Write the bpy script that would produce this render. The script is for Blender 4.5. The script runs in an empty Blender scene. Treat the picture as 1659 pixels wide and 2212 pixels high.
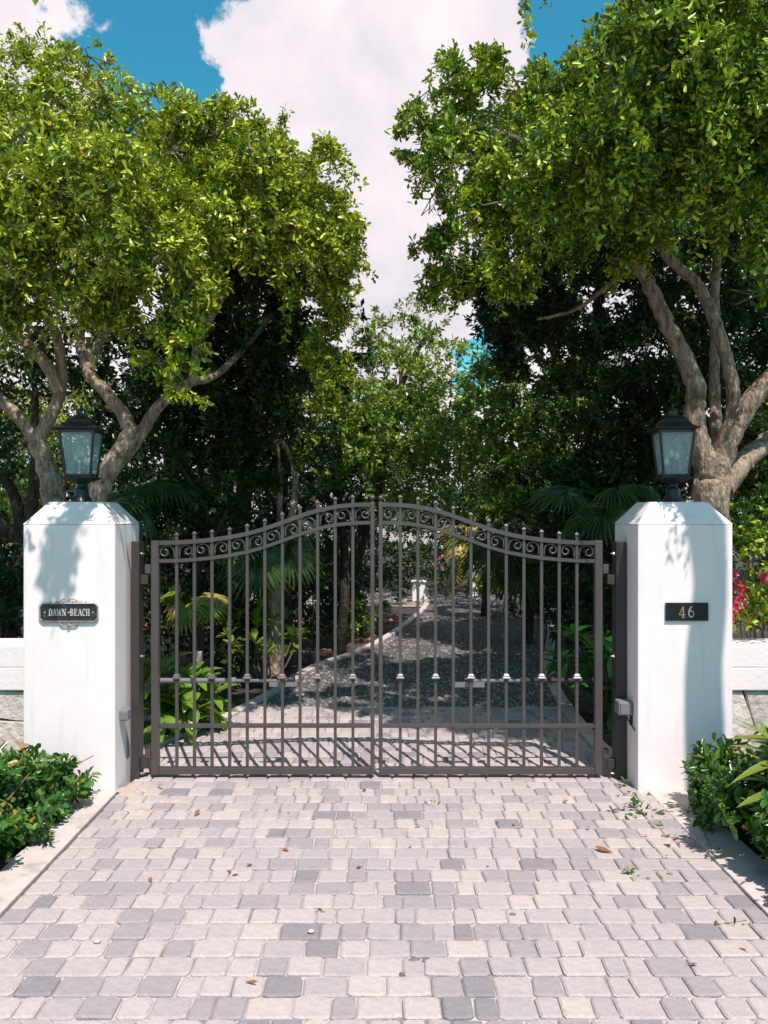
import bpy, math, random
import numpy as np
from mathutils import Vector
rng = np.random.default_rng(7)
random.seed(7)
S = bpy.context.scene
COL = S.collection
R = math.radians

# ------------------------------------------------------------------ camera
EYE = 1.75
F = 1850.0                     # focal length of the photograph in 1659-px units
def P(x, y, Y):                # photo direction + real distance -> world point
    return np.array([(x-829.5)/F*Y, Y, EYE-(y-1106.0)/F*Y])
cam = bpy.data.cameras.new('camera'); camo = bpy.data.objects.new('camera', cam)
COL.objects.link(camo); S.camera = camo
camo.location = (0, 0, EYE); camo.rotation_euler = (R(90), 0, 0)
cam.sensor_fit = 'VERTICAL'; cam.sensor_height = 36; cam.sensor_width = 27
cam.lens = F/2212*36; cam.clip_start = 0.05; cam.clip_end = 1000

# ------------------------------------------------------------------ light
LD = Vector((-0.19, 0.536, -1.0)).normalized()       # direction the sunlight travels
ELEV = math.asin(-LD.z); AZ = math.atan2(-LD.x, -LD.y)   # azimuth of the sun from +Y towards +X
SUN_E = 5.0
sl = bpy.data.lights.new('sun', 'SUN'); slo = bpy.data.objects.new('sun', sl); COL.objects.link(slo)
sl.energy = SUN_E; sl.angle = R(0.5); sl.color = (1.0, 0.91, 0.855)
slo.rotation_euler = LD.to_track_quat('-Z', 'Y').to_euler(); slo.location = (6, -10, 20)
S.view_settings.view_transform = 'Standard'; S.view_settings.look = 'None'
S.view_settings.exposure = 0.32; S.view_settings.gamma = 1.0

W = bpy.data.worlds.new('World'); S.world = W; W.use_nodes = True
nt = W.node_tree; nt.nodes.clear(); L = nt.links
def nd(t, tree=None, **k):
    n = (tree or nt).nodes.new(t)
    for a, v in k.items(): setattr(n, a, v)
    return n
def wmath(op, a, b=None, clamp=False):
    n = nd('ShaderNodeMath', operation=op, use_clamp=clamp)
    for i, v in enumerate((a, b)):
        if v is None: continue
        if isinstance(v, (int, float)): n.inputs[i].default_value = v
        else: L.new(v, n.inputs[i])
    return n.outputs[0]
SKY = 0.1
out = nd('ShaderNodeOutputWorld'); bg = nd('ShaderNodeBackground'); L.new(bg.outputs[0], out.inputs[0])
bg.inputs[1].default_value = SKY
sky = nd('ShaderNodeTexSky', sky_type='NISHITA', sun_disc=False)
sky.sun_elevation = ELEV; sky.sun_rotation = AZ; sky.air_density = 1.0; sky.dust_density = 0.3; sky.ozone_density = 2.5
tint = nd('ShaderNodeMix', data_type='RGBA', blend_type='MULTIPLY'); tint.inputs[0].default_value = 1
L.new(sky.outputs[0], tint.inputs[6]); tint.inputs[7].default_value = (0.36, 1.38, 1.27, 1)
tc = nd('ShaderNodeTexCoord'); dirv = tc.outputs['Generated']
wn = nd('ShaderNodeTexNoise'); L.new(dirv, wn.inputs['Vector']); wn.inputs['Scale'].default_value = 11; wn.inputs['Detail'].default_value = 7; wn.inputs['Roughness'].default_value = .6
wv = nd('ShaderNodeVectorMath', operation='MULTIPLY_ADD'); L.new(wn.outputs['Color'], wv.inputs[0]); wv.inputs[1].default_value = (.16, .16, .16); wv.inputs[2].default_value = (-.08, -.08, -.08)
wa = nd('ShaderNodeVectorMath', operation='ADD'); L.new(dirv, wa.inputs[0]); L.new(wv.outputs[0], wa.inputs[1]); warped = wa.outputs[0]
def gap(x, y, rad, soft=0.6):            # a hole in the cloud cover, by direction on the sky
    d = Vector(((x-829.5)/F, 1, (1106-y)/F)).normalized() if not isinstance(x, Vector) else x
    n = nd('ShaderNodeVectorMath', operation='DISTANCE'); L.new(warped, n.inputs[0]); n.inputs[1].default_value = d
    m = nd('ShaderNodeMapRange', interpolation_type='SMOOTHSTEP'); L.new(n.outputs['Value'], m.inputs[0])
    m.inputs[1].default_value = rad*soft; m.inputs[2].default_value = rad*1.5; m.inputs[3].default_value = 1; m.inputs[4].default_value = 0
    return m.outputs[0]
gaps = [gap(310, 10, .05), gap(345, 120, .05), gap(280, 150, .05), gap(395, 185, .04), gap(310, 215, .045), gap(300, -90, .08),
        gap(1245, 50, .05), gap(1200, 30, .035), gap(1205, 105, .045), gap(1300, 90, .05), gap(1250, -80, .07),
        gap(1050, 760, .032), gap(1015, 790, .025), gap(1060, 710, .025)]
acc = gaps[0]
for g in gaps[1:]: acc = wmath('MAXIMUM', acc, g)
def wnoise(scale, detail, rough, dist=0.0):
    n = nd('ShaderNodeTexNoise'); L.new(dirv, n.inputs['Vector'])
    n.inputs['Scale'].default_value = scale; n.inputs['Detail'].default_value = detail
    n.inputs['Roughness'].default_value = rough; n.inputs['Distortion'].default_value = dist
    return n.outputs[0]
bank = gap(Vector((0, 1, .42)).normalized(), 0, .44, .8)       # the cloud bank seen in the picture; elsewhere scattered cloud
n0 = wnoise(1.7, 3, .5)
bl_ = nd('ShaderNodeMapRange', interpolation_type='SMOOTHSTEP'); L.new(n0, bl_.inputs[0]); bl_.inputs[1].default_value = .36; bl_.inputs[2].default_value = .52
acc = wmath('MAXIMUM', acc, wmath('MULTIPLY', bl_.outputs[0], wmath('SUBTRACT', 1.0, bank)))
n1 = wnoise(9, 12, .66, .5)
edge = wmath('ADD', wmath('MULTIPLY', wmath('SUBTRACT', n1, 0.5), 2.3), wmath('SUBTRACT', .62, acc))
cm = nd('ShaderNodeMapRange', interpolation_type='SMOOTHSTEP'); L.new(edge, cm.inputs[0])
cm.inputs[1].default_value = -.06; cm.inputs[2].default_value = .30
n2 = wnoise(5.5, 9, .6, .3)
cr = nd('ShaderNodeValToRGB'); L.new(n2, cr.inputs[0])
k = 1/SKY
cr.color_ramp.elements[0].position = .34; cr.color_ramp.elements[0].color = (.63*k, .59*k, .655*k, 1)
cr.color_ramp.elements[1].position = .58; cr.color_ramp.elements[1].color = (.82*k, .755*k, .78*k, 1)
mx = nd('ShaderNodeMix', data_type='RGBA'); L.new(cm.outputs[0], mx.inputs[0]); L.new(tint.outputs[2], mx.inputs[6]); L.new(cr.outputs[0], mx.inputs[7])
L.new(mx.outputs[2], bg.inputs[0])

# ------------------------------------------------------------------ materials
def mat(name, base, rough=.6, metal=0.0, spec=.5, var=0.0, vscale=8.0, bump=0.0, bscale=60.0, stains=None, stretch=None):
    m = bpy.data.materials.new(name); m.use_nodes = True; t = m.node_tree
    b = t.nodes['Principled BSDF']; b.inputs['Roughness'].default_value = rough; b.inputs['Metallic'].default_value = metal
    b.inputs['Specular IOR Level'].default_value = spec
    b.inputs['Base Color'].default_value = (*base, 1)
    co = nd('ShaderNodeTexCoord', t).outputs['Object']
    if var:
        n = nd('ShaderNodeTexNoise', t); n.inputs['Scale'].default_value = vscale; n.inputs['Detail'].default_value = 8; n.inputs['Roughness'].default_value = .65
        t.links.new(co, n.inputs['Vector'])
        r = nd('ShaderNodeValToRGB', t); t.links.new(n.outputs[0], r.inputs[0])
        r.color_ramp.elements[0].position = .3; r.color_ramp.elements[1].position = .7
        r.color_ramp.elements[0].color = (*[c*(1-var) for c in base], 1); r.color_ramp.elements[1].color = (*[min(1, c*(1+var*.6)) for c in base], 1)
        src = r.outputs[0]
        if stains:
            n3 = nd('ShaderNodeTexNoise', t); n3.inputs['Scale'].default_value = stains[0]; n3.inputs['Detail'].default_value = 6
            sv = co
            if stretch: mp_ = nd('ShaderNodeMapping', t); mp_.inputs['Scale'].default_value = stretch; t.links.new(co, mp_.inputs[0]); sv = mp_.outputs[0]
            t.links.new(sv, n3.inputs['Vector'])
            q = nd('ShaderNodeMapRange', t); t.links.new(n3.outputs[0], q.inputs[0])
            q.inputs[1].default_value = stains[1]; q.inputs[2].default_value = stains[1]+.12; q.inputs[4].default_value = stains[3]
            mxx = nd('ShaderNodeMix', t, data_type='RGBA'); t.links.new(q.outputs[0], mxx.inputs[0]); t.links.new(src, mxx.inputs[6]); mxx.inputs[7].default_value = (*stains[2], 1)
            src = mxx.outputs[2]
        t.links.new(src, b.inputs['Base Color'])
    if bump:
        n = nd('ShaderNodeTexNoise', t); n.inputs['Scale'].default_value = bscale; n.inputs['Detail'].default_value = 6
        t.links.new(co, n.inputs['Vector'])
        u = nd('ShaderNodeBump', t); u.inputs['Strength'].default_value = bump; u.inputs['Distance'].default_value = .02
        t.links.new(n.outputs[0], u.inputs['Height']); t.links.new(u.outputs[0], b.inputs['Normal'])
    return m
def leafmat(name, stops, rough=.42, trans=.22, tcol=(.25, .32, .02), spec=.5):
    m = bpy.data.materials.new(name); m.use_nodes = True; t = m.node_tree
    b = t.nodes['Principled BSDF']; o = t.nodes['Material Output']
    b.inputs['Roughness'].default_value = rough; b.inputs['Specular IOR Level'].default_value = spec
    g = nd('ShaderNodeNewGeometry', t); r = nd('ShaderNodeValToRGB', t)
    t.links.new(g.outputs['Random Per Island'], r.inputs[0])
    e = r.color_ramp.elements
    while len(e) < len(stops): e.new(.5)
    for i, (p, c) in enumerate(stops): e[i].position = p; e[i].color = (*c, 1)
    t.links.new(r.outputs[0], b.inputs['Base Color'])
    tr = nd('ShaderNodeBsdfTranslucent', t); tr.inputs[0].default_value = (*tcol, 1)
    mxs = nd('ShaderNodeMixShader', t); mxs.inputs[0].default_value = trans
    t.links.new(b.outputs[0], mxs.inputs[1]); t.links.new(tr.outputs[0], mxs.inputs[2]); t.links.new(mxs.outputs[0], o.inputs[0])
    return m
def barkmat(name, c1, c2, scale=22):
    m = bpy.data.materials.new(name); m.use_nodes = True; t = m.node_tree
    b = t.nodes['Principled BSDF']; b.inputs['Roughness'].default_value = .9; b.inputs['Specular IOR Level'].default_value = .2
    co = nd('ShaderNodeTexCoord', t).outputs['Object']
    mp = nd('ShaderNodeMapping', t); mp.inputs['Scale'].default_value = (1, 1, .35); t.links.new(co, mp.inputs[0])
    n = nd('ShaderNodeTexNoise', t); n.inputs['Scale'].default_value = scale; n.inputs['Detail'].default_value = 8; n.inputs['Roughness'].default_value = .7; n.inputs['Distortion'].default_value = .6
    t.links.new(mp.outputs[0], n.inputs['Vector'])
    v = nd('ShaderNodeTexVoronoi', t, feature='DISTANCE_TO_EDGE'); v.inputs['Scale'].default_value = scale*1.6; t.links.new(mp.outputs[0], v.inputs['Vector'])
    r = nd('ShaderNodeValToRGB', t); t.links.new(n.outputs[0], r.inputs[0])
    r.color_ramp.elements[0].position = .36; r.color_ramp.elements[1].position = .64
    r.color_ramp.elements[0].color = (*c1, 1); r.color_ramp.elements[1].color = (*c2, 1)
    t.links.new(r.outputs[0], b.inputs['Base Color'])
    ad = nd('ShaderNodeMath', t, operation='ADD'); t.links.new(n.outputs[0], ad.inputs[0]); t.links.new(v.outputs[0], ad.inputs[1])
    u = nd('ShaderNodeBump', t); u.inputs['Strength'].default_value = .9; u.inputs['Distance'].default_value = .03
    t.links.new(ad.outputs[0], u.inputs['Height']); t.links.new(u.outputs[0], b.inputs['Normal'])
    return m
M = {}
M['stucco'] = mat('white_stucco', (.83, .735, .72), .75, var=.05, vscale=3.5, bump=.05, bscale=30, stains=(5, .55, (.70, .615, .595), .5), stretch=(3, 3, .35))
M['coping'] = mat('coping_stucco', (.80, .71, .69), .8, var=.07, vscale=6, bump=.15, bscale=40)
M['gate'] = mat('bronze_painted_steel', (.066, .053, .050), .36, .0, .7, var=.18, vscale=9, bump=.03, bscale=120)
M['post'] = mat('dark_steel', (.040, .034, .032), .42, .0, .5, var=.2, vscale=6)
M['zinc'] = mat('zinc_steel', (.30, .29, .29), .35, .8)
M['black_metal'] = mat('black_lantern_metal', (.018, .017, .018), .38, .0, .6, var=.3, vscale=14)
M['grey_plastic'] = mat('grey_plastic', (.17, .18, .20), .45)
M['light_plastic'] = mat('light_grey_metal', (.17, .165, .175), .4)
M['cable'] = mat('black_cable', (.012, .012, .012), .5)
M['plate_dark'] = mat('weathered_black_plate', (.022, .026, .030), .5, var=.7, vscale=40, bump=.1, bscale=90, stains=(30, .58, (.13, .15, .17), .6))
M['pewter'] = mat('worn_bronze_relief', (.36, .31, .27), .45, .3, var=.35, vscale=60)
M['letters'] = mat('pale_raised_letters', (.62, .57, .53), .5, .2)
M['slate'] = mat('black_slate_plate', (.010, .012, .014), .25, var=.3, vscale=20)
M['copper'] = mat('copper_digit', (.42, .25, .18), .4, .4)
M['steel_digit'] = mat('steel_digit', (.42, .36, .32), .4, .4)
M['candle'] = mat('candle_sleeve', (.02, .025, .022), .6)
M['bark_a'] = barkmat('bark_left', (.13, .092, .067), (.54, .42, .32))
M['bark_b'] = barkmat('bark_right', (.12, .085, .062), (.50, .38, .285))
M['bark_d'] = barkmat('bark_dark', (.030, .022, .018), (.10, .08, .06))
M['twig'] = mat('twig', (.16, .12, .08), .8)
M['soil'] = mat('soil_litter', (.045, .035, .028), .95, var=.5, vscale=14, bump=.5, bscale=50, stains=(26, .62, (.16, .12, .09), .6))
M['ground'] = mat('sandy_ground', (.30, .26, .23), .95, var=.3, vscale=2, bump=.4, bscale=20)
M['concrete'] = mat('concrete_strip', (.54, .465, .44), .85, var=.12, vscale=9, bump=.25, bscale=90, stains=(5, .56, (.30, .26, .24), .7))
M['sand'] = mat('joint_sand', (.50, .445, .43), .95, var=.22, vscale=14, bump=.4, bscale=220, stains=(2.6, .50, (.16, .14, .125), .85))
M['gravel'] = mat('gravel', (.13, .12, .117), .9, var=.75, vscale=38, bump=.9, bscale=45)
M['road'] = mat('asphalt', (.12, .115, .115), .9, var=.2, vscale=30, bump=.3, bscale=150)
PAV = []
for i, c in enumerate(((.465, .396, .388), (.432, .37, .367), (.39, .342, .345), (.325, .287, .297), (.245, .222, .238), (.49, .412, .395))):
    PAV.append(mat('paver_tone', c, .9, var=.16, vscale=34, bump=.45, bscale=130, stains=(7, .58, tuple(x*.78 for x in c), .55)))
STN = [mat('limestone', c, .9, var=.3, vscale=10, bump=.8, bscale=24, stains=(15, .60, (.27, .225, .20), .5)) for c in ((.60, .52, .47), (.56, .485, .44), (.53, .455, .42), (.62, .545, .485))]
M['mortar'] = mat('dark_mortar', (.10, .085, .075), .95)
M['leaf_a'] = leafmat('leaf_olive', [(0, (.016, .036, .006)), (.33, (.065, .10, .008)), (.54, (.29, .385, .016)), (.88, (.56, .63, .04)), (.985, (.55, .47, .05)), (1, (.40, .15, .04))], .33, .22, (.40, .54, .02), .5)  # wide dark-to-bright spread puts sun and shade contrast into the leaf colour
M['leaf_b'] = leafmat('leaf_green', [(0, (.010, .034, .006)), (.42, (.045, .105, .009)), (.62, (.25, .385, .016)), (.90, (.52, .60, .035)), (1, (.46, .42, .05))], .31, .22, (.36, .54, .02), .5)  # dark and bright leaf tones also carry the crown's sunlit speckle
M['leaf_c'] = leafmat('leaf_far', [(0, (.018, .05, .008)), (.45, (.08, .15, .014)), (.8, (.22, .32, .03)), (1, (.34, .38, .05))], .38, .22, (.28, .40, .03), .4)
M['leaf_d'] = leafmat('leaf_deep', [(0, (.008, .022, .005)), (.6, (.020, .046, .009)), (1, (.05, .085, .015))], .45, .10, (.08, .14, .02), .3)  # deep green, darkened so that crown shade sits in the leaf colour
M['leaf_hedge'] = leafmat('leaf_hedge', [(0, (.014, .055, .012)), (.5, (.04, .125, .020)), (.85, (.09, .20, .025)), (.97, (.20, .25, .03)), (1, (.40, .16, .03))], .30, .14, (.12, .22, .02))
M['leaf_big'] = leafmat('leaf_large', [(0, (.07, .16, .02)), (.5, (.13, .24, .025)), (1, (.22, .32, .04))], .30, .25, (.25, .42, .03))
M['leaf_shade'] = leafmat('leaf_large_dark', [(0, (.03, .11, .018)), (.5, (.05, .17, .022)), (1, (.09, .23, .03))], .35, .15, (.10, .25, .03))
M['leaf_lime'] = leafmat('leaf_lime', [(0, (.08, .16, .02)), (.5, (.16, .25, .025)), (1, (.30, .33, .05))], .35, .25, (.28, .40, .03))
M['strap'] = leafmat('strap_leaf', [(0, (.10, .15, .02)), (1, (.19, .23, .03))], .35, .15, (.25, .32, .03))
M['palm'] = leafmat('palm_blade', [(0, (.02, .05, .014)), (.7, (.05, .095, .022)), (1, (.09, .13, .03))], .38, .15, (.12, .18, .03))
M['palm_yellow'] = leafmat('palm_blade_yellow', [(0, (.26, .24, .04)), (1, (.40, .32, .07))], .4, .2, (.4, .36, .05))
M['bract'] = leafmat('pink_bract', [(0, (.50, .018, .07)), (.6, (.72, .035, .14)), (1, (.80, .12, .18))], .5, .3, (.8, .05, .12))
M['dry'] = leafmat('dry_leaf', [(0, (.10, .05, .025)), (.6, (.24, .10, .04)), (1, (.42, .17, .05))], .7, .1, (.3, .12, .04))
M['white_far'] = mat('far_white_wall', (.80, .77, .76), .8, var=.05)

gl = bpy.data.materials.new('seeded_glass'); gl.use_nodes = True; t = gl.node_tree; b = t.nodes['Principled BSDF']
b.inputs['Base Color'].default_value = (.74, .84, .84, 1); b.inputs['Roughness'].default_value = .12
n = nd('ShaderNodeTexNoise', t); n.inputs['Scale'].default_value = 28; n.inputs['Detail'].default_value = 3; n.inputs['Distortion'].default_value = .6
t.links.new(nd('ShaderNodeTexCoord', t).outputs['Object'], n.inputs['Vector'])
u = nd('ShaderNodeBump', t); u.inputs['Strength'].default_value = .12; t.links.new(n.outputs[0], u.inputs['Height']); t.links.new(u.outputs[0], b.inputs['Normal'])
tp = nd('ShaderNodeBsdfTransparent', t); tp.inputs[0].default_value = (.86, .93, .92, 1)
ms = nd('ShaderNodeMixShader', t)
mr = nd('ShaderNodeMapRange', t); t.links.new(n.outputs[0], mr.inputs[0]); mr.inputs[1].default_value = .3; mr.inputs[2].default_value = .7; mr.inputs[3].default_value = .17; mr.inputs[4].default_value = .22
t.links.new(mr.outputs[0], ms.inputs[0]); t.links.new(tp.outputs[0], ms.inputs[1]); t.links.new(b.outputs[0], ms.inputs[2]); t.links.new(ms.outputs[0], t.nodes['Material Output'].inputs[0])
M['glass'] = gl
bl = mat('clear_bulb', (.92, .72, .58), .15); M['bulb'] = bl

# ------------------------------------------------------------------ mesh helpers
class MB:
    def __init__(s): s.v = []; s.f = []; s.m = []
    def add(s, vs, fs, mi=0):
        o = len(s.v); s.v += [tuple(map(float, p)) for p in vs]; s.f += [tuple(i+o for i in f) for f in fs]; s.m += [mi]*len(fs); return s
    def box(s, x0, x1, y0, y1, z0, z1, mi=0):
        return s.add([(x0,y0,z0),(x1,y0,z0),(x1,y1,z0),(x0,y1,z0),(x0,y0,z1),(x1,y0,z1),(x1,y1,z1),(x0,y1,z1)],
                     [(0,3,2,1),(4,5,6,7),(0,1,5,4),(1,2,6,5),(2,3,7,6),(3,0,4,7)], mi)
    def stack(s, prof, c=(0,0), n=4, rot=None, ax=1.0, ay=1.0):     # stacked n-gons: [(half width or radius, z), ...]
        vs = []; fs = []; k = math.sqrt(2) if n == 4 else 1.0; rot = (math.pi/4 if n == 4 else 0) if rot is None else rot
        for r, z in prof:
            for i in range(n):
                a = rot+2*math.pi*i/n; vs.append((c[0]+ax*k*r*math.cos(a), c[1]+ay*k*r*math.sin(a), z))
        for j in range(len(prof)-1):
            for i in range(n):
                a = j*n+i; b_ = j*n+(i+1)%n; fs.append((a, b_, b_+n, a+n))
        fs.append(tuple(range(n-1, -1, -1))); fs.append(tuple(range((len(prof)-1)*n, len(prof)*n)))
        return s.add(vs, fs)
    def tube(s, pts, rad, n=8, jit=0.0, cap=True):
        pts = [np.array(p, float) for p in pts]; N = len(pts)
        rad = [rad]*N if isinstance(rad, (int, float)) else rad
        vs = []; fs = []; up = None
        for i in range(N):
            d = pts[min(i+1, N-1)]-pts[max(i-1, 0)]; d = d/(np.linalg.norm(d)+1e-9)
            if up is None: up = np.array([0,1.0,0]) if abs(d[1]) < .9 else np.array([1.0,0,0])
            a = np.cross(d, up); a /= np.linalg.norm(a)+1e-9; b_ = np.cross(a, d); up = b_
            for k_ in range(n):
                q = 2*math.pi*(k_+.5)/n; rr = rad[i]*(1+jit*random.uniform(-1, 1))
                vs.append(pts[i]+rr*(math.cos(q)*a+math.sin(q)*b_))
        for i in range(N-1):
            for k_ in range(n):
                a = i*n+k_; b_ = i*n+(k_+1)%n; fs.append((a, b_, b_+n, a+n))
        if cap: fs.append(tuple(range(n-1, -1, -1))); fs.append(tuple(range((N-1)*n, N*n)))
        return s.add(vs, fs)
    def ring_prism(s, poly, y0, y1, inset=0.0, mi=0):              # polygon in XZ, front at y0, back at y1, bevelled edge
        poly = np.array(poly, float); c = poly.mean(0); n = len(poly)
        f = c+(poly-c)*(1-inset)
        vs = [(p[0], y0, p[1]) for p in f]+[(p[0], y0+abs(y1-y0)*.25, p[1]) for p in poly]+[(p[0], y1, p[1]) for p in poly]
        fs = [tuple(range(n))]
        for j in range(2):
            for i in range(n): fs.append((j*n+i, j*n+n+i, j*n+n+(i+1)%n, j*n+(i+1)%n))
        return s.add(vs, fs, mi)
    def mesh(s, name, mats, o=(0,0,0), smooth=False):
        me = bpy.data.meshes.new(name)
        v = np.array(s.v)-np.array(o)
        me.from_pydata(v.tolist(), [], s.f)
        for m_ in (mats if isinstance(mats, (list, tuple)) else [mats]): me.materials.append(m_)
        if len(set(s.m)) > 1: me.polygons.foreach_set('material_index', s.m)
        if smooth: me.polygons.foreach_set('use_smooth', [True]*len(s.f))
        me.update(); return me
    def build(s, name, mats, parent=None, o=None, smooth=False, bevel=0):
        if o is None: o = parent['_o'] if parent is not None and '_o' in parent else (0,0,0)
        return link(name, s.mesh(name, mats, o, smooth), parent, bevel)
def link(name, me, parent=None, bevel=0):
    ob = bpy.data.objects.new(name, me); COL.objects.link(ob)
    if parent is not None: ob.parent = parent
    if bevel:
        md = ob.modifiers.new('bevel', 'BEVEL'); md.width = bevel; md.segments = 2; md.limit_method = 'ANGLE'
    return ob
def sub(mb, name, mats, part, o, **k):   # a sub-part: same coordinates as its part
    return mb.build(name, mats, part, o=o, **k)
def tag(o, label, cat, group=None):
    o['label'] = label; o['category'] = cat
    if group: o['group'] = group
    return o
def thing(name, loc, label, cat, group=None):
    o = bpy.data.objects.new(name, None); COL.objects.link(o); o.location = tuple(map(float, loc)); o.empty_display_size = .1
    o['_o'] = [float(c) for c in loc]
    return tag(o, label, cat, group)
def kind(o, k_): o['kind'] = k_; return o
def npmesh(name, v, f4, m, mi=None):     # big meshes of quads from arrays
    me = bpy.data.meshes.new(name); nv = len(v); nf = len(f4)
    me.vertices.add(nv); me.vertices.foreach_set('co', np.ascontiguousarray(v, np.float32).ravel())
    me.loops.add(nf*4); me.loops.foreach_set('vertex_index', np.ascontiguousarray(f4, np.int32).ravel())
    me.polygons.add(nf); me.polygons.foreach_set('loop_start', np.arange(0, nf*4, 4, dtype=np.int32))
    for q in (m if isinstance(m, (list, tuple)) else [m]): me.materials.append(q)
    if mi is not None: me.polygons.foreach_set('material_index', np.asarray(mi, np.int32))
    me.update(calc_edges=True); return me
def norm(a): return a/(np.linalg.norm(a, axis=-1, keepdims=True)+1e-9)
def leaves(pos, d, nrm, ln, wd, fold=.22, curl=.12, simple=False):
    """obovate leaves: two folded quads each (or one diamond quad)"""
    d = norm(d); s_ = norm(np.cross(d, nrm)); up = np.cross(s_, d)
    ln = ln[:, None]; wd = wd[:, None]
    b_ = pos; tip = pos+d*ln-up*curl*ln
    if simple:
        L1 = pos+d*ln*.6+s_*wd*.5+up*fold*wd*.3; R1 = pos+d*ln*.6-s_*wd*.5+up*fold*wd*.3
        v = np.stack([b_, L1, tip, R1], 1).reshape(-1, 3); i = np.arange(len(pos))*4
        return v, np.stack([i, i+1, i+2, i+3], 1)
    L1 = pos+d*ln*.42+s_*wd*.36+up*(fold*wd*.4); L2 = pos+d*ln*.80+s_*wd*.46+up*(fold*wd*.5-curl*ln*.5)
    R1 = pos+d*ln*.42-s_*wd*.36+up*(fold*wd*.4); R2 = pos+d*ln*.80-s_*wd*.46+up*(fold*wd*.5-curl*ln*.5)
    v = np.stack([b_, L1, L2, tip, R2, R1], 1).reshape(-1, 3); i = np.arange(len(pos))*6
    return v, np.concatenate([np.stack([i, i+1, i+2, i+3], 1), np.stack([i, i+3, i+4, i+5], 1)], 0)
def rosettes(pos, axis, n, size, wratio=.42, spread=(.6, 1.25), simple=False, jit=.42):
    """whorls of n leaves round each tip"""
    K = len(pos); ax = norm(axis)
    ref = norm(rng.normal(size=(K, 3))); a = norm(np.cross(ax, ref)); b_ = np.cross(ax, a)
    sz = np.repeat(size if isinstance(size, np.ndarray) else np.full(K, size), n)*rng.uniform(.5, 1.3, K*n)
    ang = (np.tile(np.arange(n)*2*np.pi/n, K)+rng.normal(0, .35, K*n))
    el = rng.uniform(spread[0], spread[1], K*n)
    A = np.repeat(a, n, 0); B = np.repeat(b_, n, 0); X = np.repeat(ax, n, 0)
    rad = np.cos(ang)[:, None]*A+np.sin(ang)[:, None]*B
    d = rad*np.sin(el)[:, None]+X*np.cos(el)[:, None]+rng.normal(0, jit*.5, (K*n, 3))
    nr = X*np.sin(el)[:, None]-rad*np.cos(el)[:, None]+rng.normal(0, jit, (K*n, 3))+np.array([0, 0, .25])
    p = np.repeat(pos, n, 0)+rng.normal(0, .012, (K*n, 3))-X*(rng.uniform(0, .06, K*n)[:, None])
    return leaves(p, d, nr, sz, sz*wratio*rng.uniform(.8, 1.15, K*n), simple=simple)
def join(parts):
    vs = []; fs = []; o = 0
    for v, f in parts: vs.append(v); fs.append(f+o); o += len(v)
    return np.concatenate(vs), np.concatenate(fs)
def blob_tips(c, r, n, clumps=22, squash=1.0, droop=.35):
    """tips spread over leafy clumps on the outside of one lobe, with hanging strings below"""
    c = np.array(c); dirs = norm(rng.normal(size=(clumps, 3))); rr = r*rng.uniform(.5, 1.15, clumps)
    cc = c+dirs*rr[:, None]*np.array([1, 1, squash]); cr_ = r*rng.uniform(.16, .42, clumps)
    w = cr_**2; w /= w.sum(); k_ = rng.choice(clumps, n, p=w)
    u = norm(rng.normal(size=(n, 3))); u[:, 2] = np.where(u[:, 2] < -.3, -u[:, 2]*.6, u[:, 2]); rad = cr_[k_]*rng.uniform(.35, 1.05, n)**.6
    pos = cc[k_]+u*rad[:, None]
    ax = u*.7+dirs[k_]*.5+np.array([0, -.1, .1])+rng.normal(0, .3, (n, 3))
    nh = int(n*droop)
    if nh:
        ns = max(1, nh//7); hp = []; ha = []
        for _ in range(ns):
            q = random.randrange(clumps); a = cc[q]+norm(rng.normal(size=3))*cr_[q]*.9
            L_ = random.uniform(.15, .6)*min(1.0, r*1.8); m_ = 7; sw = rng.normal(0, .10, 2)
            for j in range(m_):
                t_ = (j+1)/m_; hp.append(a+np.array([sw[0]*t_, sw[1]*t_, -L_*t_])); ha.append(np.array([sw[0]*3+rng.normal(0, .4), sw[1]*3+rng.normal(0, .4), -.55]))
        pos = np.concatenate([pos, hp]); ax = np.concatenate([ax, ha])
    return pos, ax, cc
def spline(pts, k_=5):
    p = [np.array(q, float) for q in pts]; out_ = []
    for i in range(len(p)-1):
        p0, p1, p2, p3 = p[max(i-1, 0)], p[i], p[i+1], p[min(i+2, len(p)-1)]
        for j in range(k_):
            t_ = j/k_; out_.append(.5*((2*p1)+(-p0+p2)*t_+(2*p0-5*p1+4*p2-p3)*t_*t_+(-p0+3*p1-3*p2+p3)*t_**3))
    out_.append(p[-1]); return out_
def limb(pts, r0, r1, root, name, m, n=12, wob=.05, flare=0):
    q = spline(pts, 6); N = len(q); rad = []
    for i in range(N):
        t_ = i/(N-1); rr = (r0*(1-t_)+r1*t_)*(1+random.uniform(-wob, wob)); rr *= 1+flare*max(0, 1-t_*5); rad.append(rr)
        q[i] = q[i]+rng.normal(0, r0*.05, 3)
    mb = MB(); mb.tube(q, rad, n, jit=.06); return mb.build(name, m, root, smooth=True)

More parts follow.
